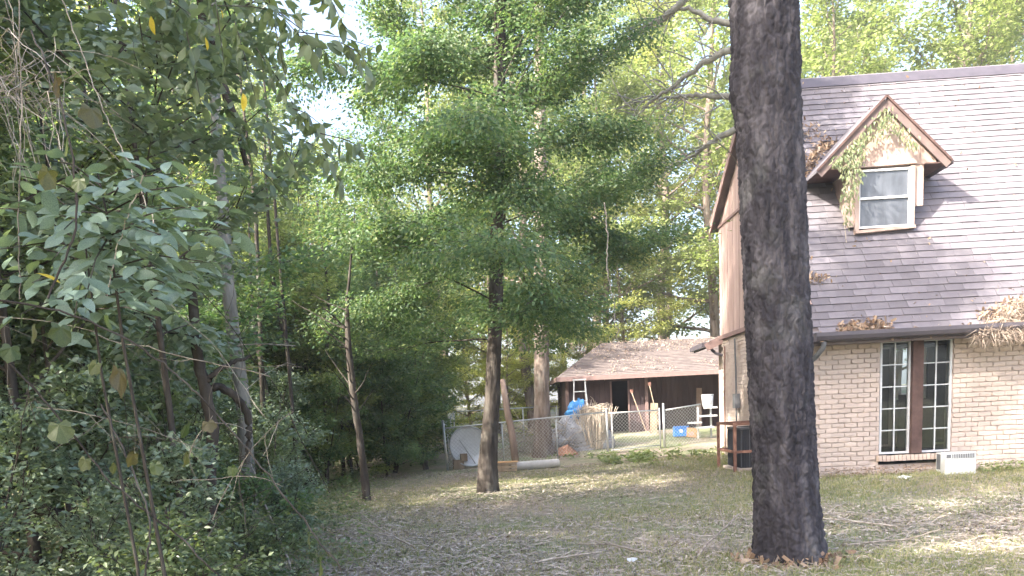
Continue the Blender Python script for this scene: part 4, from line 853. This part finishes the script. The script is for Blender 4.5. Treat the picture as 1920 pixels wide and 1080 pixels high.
# pale bare branches reaching from behind the big trunk
BR = [([(1400, 85), (1350, 100), (1300, 130), (1260, 165), (1225, 185), (1195, 215)], 'upper pale bare branch curving down left from behind the big trunk'),
      ([(1410, 185), (1350, 180), (1290, 178), (1235, 185)], 'level pale branch crossing to the left of the big trunk'),
      ([(1400, 235), (1350, 255), (1310, 285), (1270, 310)], 'lowest pale branch dipping left from behind the big trunk'),
      ([(1300, -20), (1260, 25), (1210, 50), (1150, 100), (1100, 120)], 'pale branch sweeping down from the top beside the big trunk'),
      ([(1400, 50), (1340, 40), (1280, 10), (1240, 40)], 'thin topmost pale branch left of the big trunk')]
for k, (pp, lab) in enumerate(BR):
    n = len(pp); pts = [A(x, y, 17+.25*i) for i, (x, y) in enumerate(pp)]
    e = stem('tree_branch', pts, list(np.linspace(.075, .02, n)), lab, B_pale, cat='branch', part='branch', jit=.02, seed=40+k); b = pts[0]; ls = []
    for i in range(1, n):
        for q in range(4):
            v = np.array(pts[i]-b)+r_.normal(0, .1, 3); ls.append((curve(r_, v, (-1+r_.normal(0, .5), r_.normal(0, .5), r_.normal(0, .7)), r_.uniform(.5, 1.4), 5, -.2, .35), np.linspace(.018, .004, 6)))
    link('twigs', np_mesh('twigs', *tubes_geo(ls, 4), B_pale, True), e)
# ================================================================ FOREST
print('protos')
BG = [plant(101, 17, .22, .12, 4.2, 34, (5, 40), .1, 9, 24000, .17, .6, .38, .35), plant(102, 20, .24, .16, 4.4, 36, (5, 45), .1, 9, 26000, .17, .6, .42, .3, profile='x'),
      plant(103, 15, .18, .06, 3.6, 34, (-5, 35), -.05, 9, 22000, .15, .55, .35, .4), plant(104, 21, .25, .3, 4.0, 30, (0, 35), .1, 8, 20000, .19, .35, .38, .2)]
US = [plant(111, 6.0, .05, .08, 1.9, 20, (5, 45), .05, 8, 15000, .075, .5, .18, .5), plant(112, 7.5, .06, .10, 2.2, 22, (0, 40), -.15, 8, 16000, .08, .5, .20, .5, profile='x'),
      plant(113, 5.0, .045, .05, 1.7, 20, (0, 50), -.2, 8, 13000, .085, .45, .18, .4)]
SH = [plant(121, 2.3, .02, .05, .85, 9, (10, 60), -.1, 6, 9000, .062, .5, .11, .4, stems=3), plant(122, 3.0, .025, .05, 1.0, 10, (10, 60), -.2, 6, 10000, .07, .5, .13, .4, stems=3),
      plant(123, 1.3, .012, .05, .65, 8, (0, 50), -.2, 6, 6000, .055, .55, .10, .5, stems=4)]
r_ = np.random.default_rng(5)
bgc = 0
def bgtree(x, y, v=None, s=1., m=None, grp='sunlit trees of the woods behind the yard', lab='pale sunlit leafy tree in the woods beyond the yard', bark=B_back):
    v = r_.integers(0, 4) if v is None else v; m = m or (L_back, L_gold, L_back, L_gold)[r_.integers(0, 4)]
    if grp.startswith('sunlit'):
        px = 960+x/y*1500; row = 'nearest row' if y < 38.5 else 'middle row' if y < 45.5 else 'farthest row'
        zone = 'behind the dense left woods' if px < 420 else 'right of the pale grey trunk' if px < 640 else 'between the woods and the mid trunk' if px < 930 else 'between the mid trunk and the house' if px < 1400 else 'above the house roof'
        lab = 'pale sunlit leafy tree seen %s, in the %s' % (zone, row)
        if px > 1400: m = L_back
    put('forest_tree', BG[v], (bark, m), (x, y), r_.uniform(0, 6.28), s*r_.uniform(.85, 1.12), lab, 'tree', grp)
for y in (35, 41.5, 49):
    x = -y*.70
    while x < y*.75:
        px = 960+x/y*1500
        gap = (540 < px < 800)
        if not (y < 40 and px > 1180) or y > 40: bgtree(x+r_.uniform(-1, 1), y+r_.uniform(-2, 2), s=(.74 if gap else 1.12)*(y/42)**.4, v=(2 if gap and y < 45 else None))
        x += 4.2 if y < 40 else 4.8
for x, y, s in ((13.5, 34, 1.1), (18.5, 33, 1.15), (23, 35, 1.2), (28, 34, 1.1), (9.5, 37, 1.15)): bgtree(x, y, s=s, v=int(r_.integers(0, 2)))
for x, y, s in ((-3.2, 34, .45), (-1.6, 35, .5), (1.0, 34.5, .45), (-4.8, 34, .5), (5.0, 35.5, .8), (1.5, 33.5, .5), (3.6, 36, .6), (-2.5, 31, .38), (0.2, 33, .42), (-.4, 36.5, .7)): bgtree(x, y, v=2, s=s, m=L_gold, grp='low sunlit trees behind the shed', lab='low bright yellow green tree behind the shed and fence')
EDGE = plant(131, 4.6, .035, .03, 1.7, 26, (-10, 45), -.3, 8, 19000, .085, .55, .20, .2, stems=1, droop=.4)
for k, (x, y, s, m, lab) in enumerate(((-3.1, 20.2, .75, L_mid, 'rounded drooping green bush at the clearing edge nearest the fence corner'), (-3.4, 22.6, 1.15, L_mid, 'tall full bush behind the rounded bush by the fence corner'), (-3.9, 19.8, 1.0, L_mid, 'mid green bush right behind the short crooked trunk'), (-4.9, 17.6, .9, L_mid, 'low green bush left of the short crooked trunk'),
        (-2.9, 26.5, 1.2, L_back, 'pale green bush filling the gap behind the fence corner'), (-5.6, 20.6, 1.2, L_back, 'pale green bush deep behind the crooked trunk'), (-6.6, 15.0, 1.0, L_mid, 'green bush beside the pale grey trunk'), (-4.4, 26.5, 1.4, L_mid, 'large green bush at the back of the clearing'))):
    put('bush', EDGE, (B_dark, m), (x, y), k*1.3, s, lab, 'bush')
# mid depth woods at left
for k, (x, y, v, s) in enumerate(((-6.0, 27, 1, 1.1), (-9.5, 26, 0, 1.2), (-4.5, 30, 0, 1.3), (-13, 27, 1, 1.3), (-9, 31, 2, 1.4), (-16, 24, 0, 1.3), (-6.8, 21.5, 2, 1.1), (-11.5, 21, 1, 1.3), (-4.9, 24.5, 2, 1.05), (-3.6, 27.5, 1, 1.25), (-6.8, 24, 0, 1.25), (-5.2, 21.5, 0, 1.15), (-4.6, 18.0, 2, .95), (-6.8, 18.6, 1, 1.3), (-8.2, 22.5, 2, 1.6), (-2.9, 29, 0, 1.1))):
    put('woods_tree', US[v], (B_mid, L_mid if k % 2 else L_back), (x, y), r_.uniform(0, 6.28), s*1.15, '%s leafy tree %s' % ('mid green' if k % 2 else 'pale green', 'right at the clearing edge' if x > -5 else 'deeper in the woods behind the short crooked trunk' if x > -8 else 'deep in the left woods'), 'tree', 'mid green trees inside the woods at left')
for k, (x, y, v, s) in enumerate(((-4.6, 10.2, 1, 1.0), (-6.6, 8.3, 0, 1.15), (-3.9, 7.4, 2, 1.0), (-5.6, 6.6, 1, 1.1), (-3.2, 5.3, 0, .9), (-8.5, 14, 1, 1.2), (-6.5, 14.8, 0, 1.0), (-8.5, 15.5, 0, 1.3), (-6.2, 16.8, 2, 1.15), (-4.7, 19.3, 0, .85), (-10.5, 17.5, 1, 1.2), (-9.5, 5.3, 1, 1.1))):
    put('woods_tree', US[v], (B_dark, (L_mid, L_dark, L_grey)[k % 3]), (x, y), r_.uniform(0, 6.28), s, '%s understory tree %s in the shaded woods' % (('mid green', 'dark green', 'grey green')[k % 3], 'near the camera' if y < 9 else 'in the middle distance' if y < 14 else 'far back'), 'tree', 'dark understory trees in the shaded woods')
# out of view past the left edge: canopy trees added to shade the yard
for x, y, v, s in ((-7.6, 4.9, 0, .9), (-4.9, -.6, 2, .62), (-13, 2.6, 0, .82), (-16.5, 9, 1, .78), (-10.5, -1.5, 2, .8), (-17, 0, 1, .85), (-6.5, -4.5, 0, .62), (-12, -7, 1, .8), (-22, 6, 1, 1.0), (-6.6, 1.5, 1, .66), (-7.4, 5.6, 1, .68)):
    put('shade_canopy_tree', BG[v], (B_dark, L_dark), (x, y), r_.uniform(0, 6.28), s, 'unseen dark canopy tree added left of the yard to shade it', 'tree', 'unseen canopy trees added to shade the yard')
for x, y, v, sc_, lab in ((-2.15, 5.2, 2, .95, 'grey green broad bush rising above the broad leaved sapling'), (-3.3, 6.0, 1, .8, 'dense grey green tree filling the top left of the woods')):
    put('woods_tree', plant(300+v, 6.2, .03, .32, 1.35, 18, (0, 45), -.1, 8, 9000, .085, .52, .15, .4), (B_dark, L_grey if v == 2 else L_dark), (x, y), v, sc_, lab)
# shrubs along the edge of the woods, sorted from far to near
shr = [(-2.3, 22.3, 1, 1.1), (-3.0, 21.2, 1, 1.2), (-3.7, 20, 0, 1.2), (-2.5, 23.8, 1, 1.3), (-4.4, 18.2, 1, 1.2), (-3.9, 16.6, 0, 1.0), (-5.2, 16, 1, 1.1), (-4.6, 14.5, 0, 1), (-6.6, 12.9, 1, .9), (-4.1, 12.9, 2, 1.1), (-4.6, 11.3, 0, .9), (-3.5, 11.5, 2, 1.2),
       (-5.6, 10, 1, 1), (-4.2, 9.2, 0, .9), (-3.0, 10.1, 2, .9), (-3.6, 8.2, 0, .85), (-5, 7.9, 1, 1), (-2.6, 8.8, 2, .7), (-2.9, 7.0, 0, .75), (-4.2, 6.3, 1, .9), (-2.2, 6.4, 2, .8), (-3.2, 5.2, 0, .8), (-1.75, 5.6, 2, .6), (-2.3, 4.6, 0, .6), (-6.2, 18.5, 1, 1.3), (-7.3, 14, 1, 1.3), (-6.5, 22, 1, 1.5), (-8, 19, 1, 1.4), (-3.4, 25.5, 1, 1.4), (-5.3, 24, 1, 1.5), (-1.9, 4.0, 2, .7), (-2.9, 3.9, 0, .7)]
for k, (x, y, v, s) in enumerate(shr):
    far = y > 15
    put('shrub', SH[v], (B_dark, (L_mid, L_grey, L_dark, L_grey)[k % 4] if not far else (L_mid if k % 2 else L_back)), (x, y), r_.uniform(0, 6.28), s, 'mid green shrub at the far edge of the woods' if far else '%s shrub %s in the undergrowth' % (('mid green', 'grey green', 'dark green', 'grey green')[k % 4], 'close to the camera' if y < 6 else 'beside the fallen limb' if y < 9 else 'farther back beyond the fallen limb'), 'shrub', 'shrubs at the far edge of the woods' if far else 'shrubs in the near undergrowth', parts=('stems', 'leaves'))
weeds('undergrowth', [(x, y) for x, y in zip(r_.uniform(-7, -1.6, 1500), r_.uniform(4.5, 22, 1500)) if x < -1.15-.085*y*(y > 9)-.02*y+.0], 'low leafy ground plants covering the forest floor', .07, L_dark, 'undergrowth', n=9, h=.32, sd_=9)
weeds('undergrowth', [(x, y) for x, y in zip(r_.uniform(-4.2, -.7, 500), r_.uniform(7.5, 18, 500)) if x < -.55-.12*y], 'brighter low plants at the border of the woods and the yard', .05, L_weed, 'undergrowth', n=9, h=.16, sd_=11)
weeds('undergrowth', [(x, y) for x, y in zip(r_.uniform(-4.6, -1.2, 160), r_.uniform(6.2, 9.5, 160)) if x < -.35*y+.2], 'pale green low plants at the bottom left corner', .10, L_weed, 'undergrowth', n=10, h=.30, sd_=13)
# dead thin stems and vines tangled through the woods
r_ = np.random.default_rng(15)
for k in range(26):
    Y = r_.uniform(3.6, 9); x = r_.uniform(-40, 400); y = r_.uniform(150, 900); p = A(x, y, Y)
    ls = []; L = r_.uniform(.6, 1.4); d = (r_.normal(0, 1), r_.normal(0, .4), r_.normal(0, .8)); c = curve(r_, (0, 0, 0), d, L, 12, -.5, .35); q = .0014*Y/3*r_.uniform(.8, 1.8); ls.append((c, np.full(13, q)))
    for j in range(4): i = r_.integers(2, 11); ls.append((curve(r_, c[i], r_.normal(0, 1, 3), L*.35, 6, -.3, .4), np.linspace(q*.7, q*.3, 7)))
    e = empty('vine', tuple(p), 0, 'thin dry vine stem tangled through the leaves of the shaded woods', 'vine', 'dry vine stems in the woods'); link('stem', np_mesh('stem', *tubes_geo(ls, 4), TWIG if k % 3 == 0 else B_mid, True), e)
e = empty('vine_tangle', tuple(A(15, 200, 3.2)), 0, 'knot of pale dead vines hanging at the upper left edge', 'vines'); ls = []
for k in range(90): ls.append((curve(r_, r_.normal(0, .09, 3)+[-.02, 0, .12], (r_.normal(.1, .6), r_.normal(0, .5), r_.normal(-.3, .8)), r_.uniform(.15, .55), 6, -.5, .5), np.full(7, .0016)))
link('stems', np_mesh('stems', *tubes_geo(ls, 3), TWIG, True), e)
for k, (pp, Y, lab) in enumerate((([(35, -20), (40, 200), (34, 420), (38, 560)], 3., 'pale vine hanging straight down at the left edge'), ([(200, 560), (215, 480), (240, 400), (270, 330)], 2.9, 'pale curved stem rising behind the broad leaves'),
      ([(110, -20), (150, 90), (190, 200), (240, 300), (290, 420)], 3.3, 'long pale vine running down from the top left corner'), ([(1133, 380), (1140, 440), (1136, 500), (1148, 560), (1160, 640)], 13.2, 'thin pale vine hanging in front of the wide green crown'))):
    ls = [A(x, y, Y) for x, y in pp]; stem('vine', ls, [.0022*Y/3]*len(ls), lab, TWIG, 5, cat='vine', part='stem', jit=.004*Y/3, seed=70+k)
# ---- near sapling with broad blue green leaves: every leaf a part
def big_leaf(seed, L=1., W=.5):
    r = random.Random(seed); mb = MB(); prof = [(0, .02), (.12, .26), (.3, .46), (.5, .5), (.7, .40), (.87, .19), (1., .0)]
    V = []; cu = r.uniform(.10, .22)
    for t, w_ in prof:
        z = -cu*t*t; ww = w_*W*2*.5
        V += [(t*L, -ww, z+.16*ww), (t*L, 0, z), (t*L, ww, z+.16*ww)]
    Fs = []
    for i in range(6):
        for k in (0, 1): Fs.append((i*3+k, i*3+k+1, (i+1)*3+k+1, (i+1)*3+k))
    return mb.raw(V, Fs)
def lobed_leaf(seed):
    r = random.Random(seed); V = [(0, 0, 0)]; n = 22
    for k in range(n):
        t = 2*math.pi*k/n; q = .5*(1+.09*math.cos(5*t)+.05*math.cos(11*t+seed)+r.uniform(-.03, .03))*(1-.35*math.exp(-((t-math.pi)/.35)**2)); V.append((q*math.cos(t)+.25, q*math.sin(t), -.25*q*q+.05*math.sin(3*t+seed)))
    return MB().raw(V, [(0, k+1, (k+1) % n+1) for k in range(n)])
BL = [big_leaf(i).mesh('leaf', L_glau, True) for i in range(5)]; BD = [big_leaf(i+9, 1, .45).mesh('leaf', L_dark, True) for i in range(4)]; GL = [lobed_leaf(i).mesh('leaf', L_grape) for i in range(4)]; YL = big_leaf(30).mesh('leaf', L_yel)
def leaf_part(par, me, p, d, s, tilt=.3, name='leaf'):
    d = Vector(d).normalized(); n = Vector((random.gauss(0, tilt), random.gauss(0, tilt)-.15, 1)).normalized(); sd_ = n.cross(d).normalized(); n = d.cross(sd_)
    o = link(name, me, par); o.matrix_basis = Matrix.Translation(Vector(p)) @ Matrix((d, sd_, n)).transposed().to_4x4() @ Matrix.Scale(s*random.uniform(.7, 1.2), 4); return o
def sapling(seed, dx, dy, dY, label, cap):
    random.seed(seed); base = A(230+dx, 640+dy, 3.1+dY); sp = empty('broad_leaf_sapling', (base.x, base.y, G(base.x, base.y)), 0, label, 'sapling', 'broad leaved saplings'); o0 = Vector(sp.location); tipz = base-o0
    ls = [(np.array([(0, 0, 0), tuple(tipz*.5+Vector((.06, 0, 0))), tuple(tipz), tuple(A(200+dx, 400+dy, 3.1+dY)-o0), tuple(A(180+dx, 310+dy, 3.1+dY)-o0)]), [.009, .008, .006, .004, .003])]; cnt = 0
    for (a, b, Y) in br:
        p, q = A(a[0]+dx, a[1]+dy, 3.05+dY)-o0, A(b[0]+dx*.6, b[1]+dy, Y+dY)-o0; n = max(5, int((q-p).length/.045)); ls.append((np.array([tuple(p), tuple((p+q)/2+Vector((0, 0, .03))), tuple(q)]), [.0035, .0028, .0015])); d = (q-p).normalized(); s_ = d.cross(Vector((0, 0, 1))).normalized()
        for k in range(n+1):
            c = p.lerp(q, k/n)+Vector((0, 0, .03*math.sin(math.pi*k/n)))
            for sg in (-1, 1):
                if cnt < cap: leaf_part(sp, random.choice(BL), c+Vector((random.gauss(0, .03), random.gauss(0, .05), random.gauss(0, .03))), d*(.7+random.gauss(0, .4))+s_*sg*.8+Vector((0, -.2, -.25+random.gauss(0, .25))), .09, .5); cnt += 1
    link('stem', np_mesh('stem', *tubes_geo(ls, 5), B_dark, True), sp); return sp, o0
br = [((210, 470), (430, 430), 3.0), ((205, 430), (420, 385), 2.8), ((200, 400), (370, 345), 2.95), ((195, 370), (330, 325), 3.1), ((200, 400), (40, 330), 3.0), ((200, 430), (-30, 390), 3.1), ((205, 470), (-20, 470), 2.9), ((190, 350), (90, 300), 3.0), ((215, 500), (380, 490), 2.9), ((215, 520), (330, 540), 2.8), ((210, 500), (60, 530), 2.85), ((200, 450), (160, 560), 2.7), ((205, 380), (260, 330), 2.7), ((210, 440), (300, 440), 2.65), ((190, 400), (120, 430), 2.7)]
sapling(12, -40, 60, .5, 'second broad leaved sapling just behind and below the tiers of the first', 260)
sp, o0 = sapling(11, 0, 0, 0, 'near sapling with broad blue green leaves spread in tiers at left', 290)
yl = leaf_part(sp, YL, A(68, 512, 2.6)-o0, (1, 0, -.3), .085, .1); yl['label'] = 'single bright yellow leaf'
# ---- dark leafy twigs hanging from above
def sprig(name, starts, label, Y, meshes, size, n_each, cat='branch', drop=-.9, stemr=.003, yellow=()):
    o0 = A(*starts[0][0], Y); e = empty(name, tuple(o0), 0, label, cat); ls = []; c = 0
    for a, b in starts:
        p, q = A(*a, Y)-o0, A(*b, Y+random.uniform(-.2, .2))-o0; ls.append((np.array([tuple(p), tuple(p.lerp(q, .5)+Vector((0, 0, .02))), tuple(q)]), [stemr, stemr*.8, stemr*.4]))
        for k in range(n_each):
            t = (k+.5)/n_each; d = Vector((random.gauss(0, .6), random.gauss(0, .5), drop+random.gauss(0, .3))); leaf_part(e, random.choice(meshes), p.lerp(q, t)+Vector((random.gauss(0, .012), random.gauss(0, .03), random.gauss(0, .012))), d, size, .6); c += 1
    for (x, y) in yellow: leaf_part(e, YL, A(x, y, Y-.1)-o0, (random.gauss(.2, .2), 0, -1), size*.9, .3)['label'] = 'yellow leaf'
    link('stem', np_mesh('stem', *tubes_geo(ls, 5), B_dark, True), e); return c
sprig('hanging_branch', [((460, -30), (600, 110)), ((520, 20), (640, 130)), ((560, 60), (720, 95)), ((500, -20), (540, 170)), ((600, -30), (650, 60)), ((440, 40), (480, 190)), ((400, -30), (420, 120)), ((330, -30), (300, 90)), ((640, 80), (700, 130)), ((480, 90), (570, 230)), ((350, 60), (380, 210)), ((540, 200), (610, 240)), ((600, 250), (700, 290)), ((380, 10), (560, 30)), ((260, -30), (400, 60))], 'dark glossy leafed branch hanging into the top of the picture', 4.2, BD, .085, 15, yellow=[(412, 12), (283, 30), (455, 175), (385, 70)])
sprig('hanging_branch', [((500, 230), (560, 330)), ((560, 260), (640, 310)), ((440, 250), (520, 290)), ((600, 290), (650, 360)), ((470, 300), (540, 380)), ((420, 200), (470, 260))], 'lower leafy branch hanging beside the dark leaning trunk', 5.0, BD, .08, 14)
# grape vine leaves close to the camera
gv = [((-20, 560), (130, 585), (250, 640), (330, 700), (400, 770), (470, 850), (560, 960), (640, 1070)), ((-20, 640), (100, 770), (200, 900), (330, 1000), (420, 1090)), ((90, 560), (150, 420), (120, 200), (60, 60)), ((270, 1090), (285, 980), (240, 860), (190, 760))]
lv = [[(115, 622, .075), (225, 705, .09), (62, 620, .06), (350, 805, .07), (275, 765, .07), (435, 885, .045), (600, 1058, .07), (20, 660, .06), (390, 800, .04), (180, 690, .05)], [(110, 805, .06), (215, 880, .04), (250, 860, .04), (160, 870, .045)], [(172, 213, .06), (105, 155, .055), (125, 270, .05), (148, 345, .045), (90, 330, .05), (200, 600, .05)], [(290, 880, .035), (350, 860, .04), (40, 600, .05), (580, 1010, .045)]]
for k, (pp, lf) in enumerate(zip(gv, lv)):
    Y = 2.2; pts = [A(x, y, Y+.06*i) for i, (x, y) in enumerate(pp)]
    e = stem('grape_vine', pts, [.003]*len(pts), ('long vine slanting across the lower left with large grape like leaves', 'second thin vine slanting below the first with a few lobed leaves', 'vine with large lobed leaves climbing at upper left', 'short upright vine stem near the lower left edge')[k], B_mid, 5, cat='vine', part='stem', jit=.003, seed=90+k)
    for x, y, s in lf: p = A(x, y-8, 2.1)-pts[0]; o = leaf_part(e, GL[(x+y) % 4], p, (random.gauss(0, .35), -.2, -1), s*1.0, .2); o.rotation_euler.rotate_axis('X', random.uniform(.6, 1.2)*random.choice((-1, 1)))
# twiggy undergrowth stems, near
for k in range(26):
    x, y = r_.uniform(0, 480), r_.uniform(760, 1080); Y = r_.uniform(3.6, 8); p = A(x, y, Y); p.z = max(p.z, G(p.x, p.y)+.02); ls = []
    c = curve(r_, (0, 0, 0), (r_.normal(0, .8), r_.normal(0, .5), r_.uniform(.3, 1.2)), r_.uniform(.3, .75), 8, -.4, .25); ls.append((c, np.linspace(.003, .0012, 9)))
    for j in range(5): ls.append((curve(r_, c[r_.integers(1, 8)], r_.normal(0, 1, 3), r_.uniform(.1, .3), 5, -.2, .3), np.linspace(.002, .0008, 6)))
    e = empty('dead_shrub', tuple(p), 0, 'thin leafless twiggy stem in the near undergrowth at left', 'twig', 'leafless stems in the undergrowth'); link('stem', np_mesh('stem', *tubes_geo(ls, 4), TWIG if k % 3 == 0 else B_dark, True), e)
# ---------------------------------------------------------------- thin haze volume added for a milky glare and paler background
hz_top = 30.
hm = bpy.data.materials.new('glare_haze'); hm.use_nodes = True; hm.node_tree.nodes.clear()
pv = hm.node_tree.nodes.new('ShaderNodeVolumePrincipled'); pv.inputs['Density'].default_value = .0017; pv.inputs['Color'].default_value = (.95, .95, .93, 1); pv.inputs['Anisotropy'].default_value = .3
ho = hm.node_tree.nodes.new('ShaderNodeOutputMaterial'); hm.node_tree.links.new(pv.outputs[0], ho.inputs['Volume'])
tag(MB().box((0, 140, (hz_top-2)/2), (640, 560, hz_top+2)).build('haze', hm), 'thin pale haze added among the trees for a milky glare', 'haze', kind='stuff')
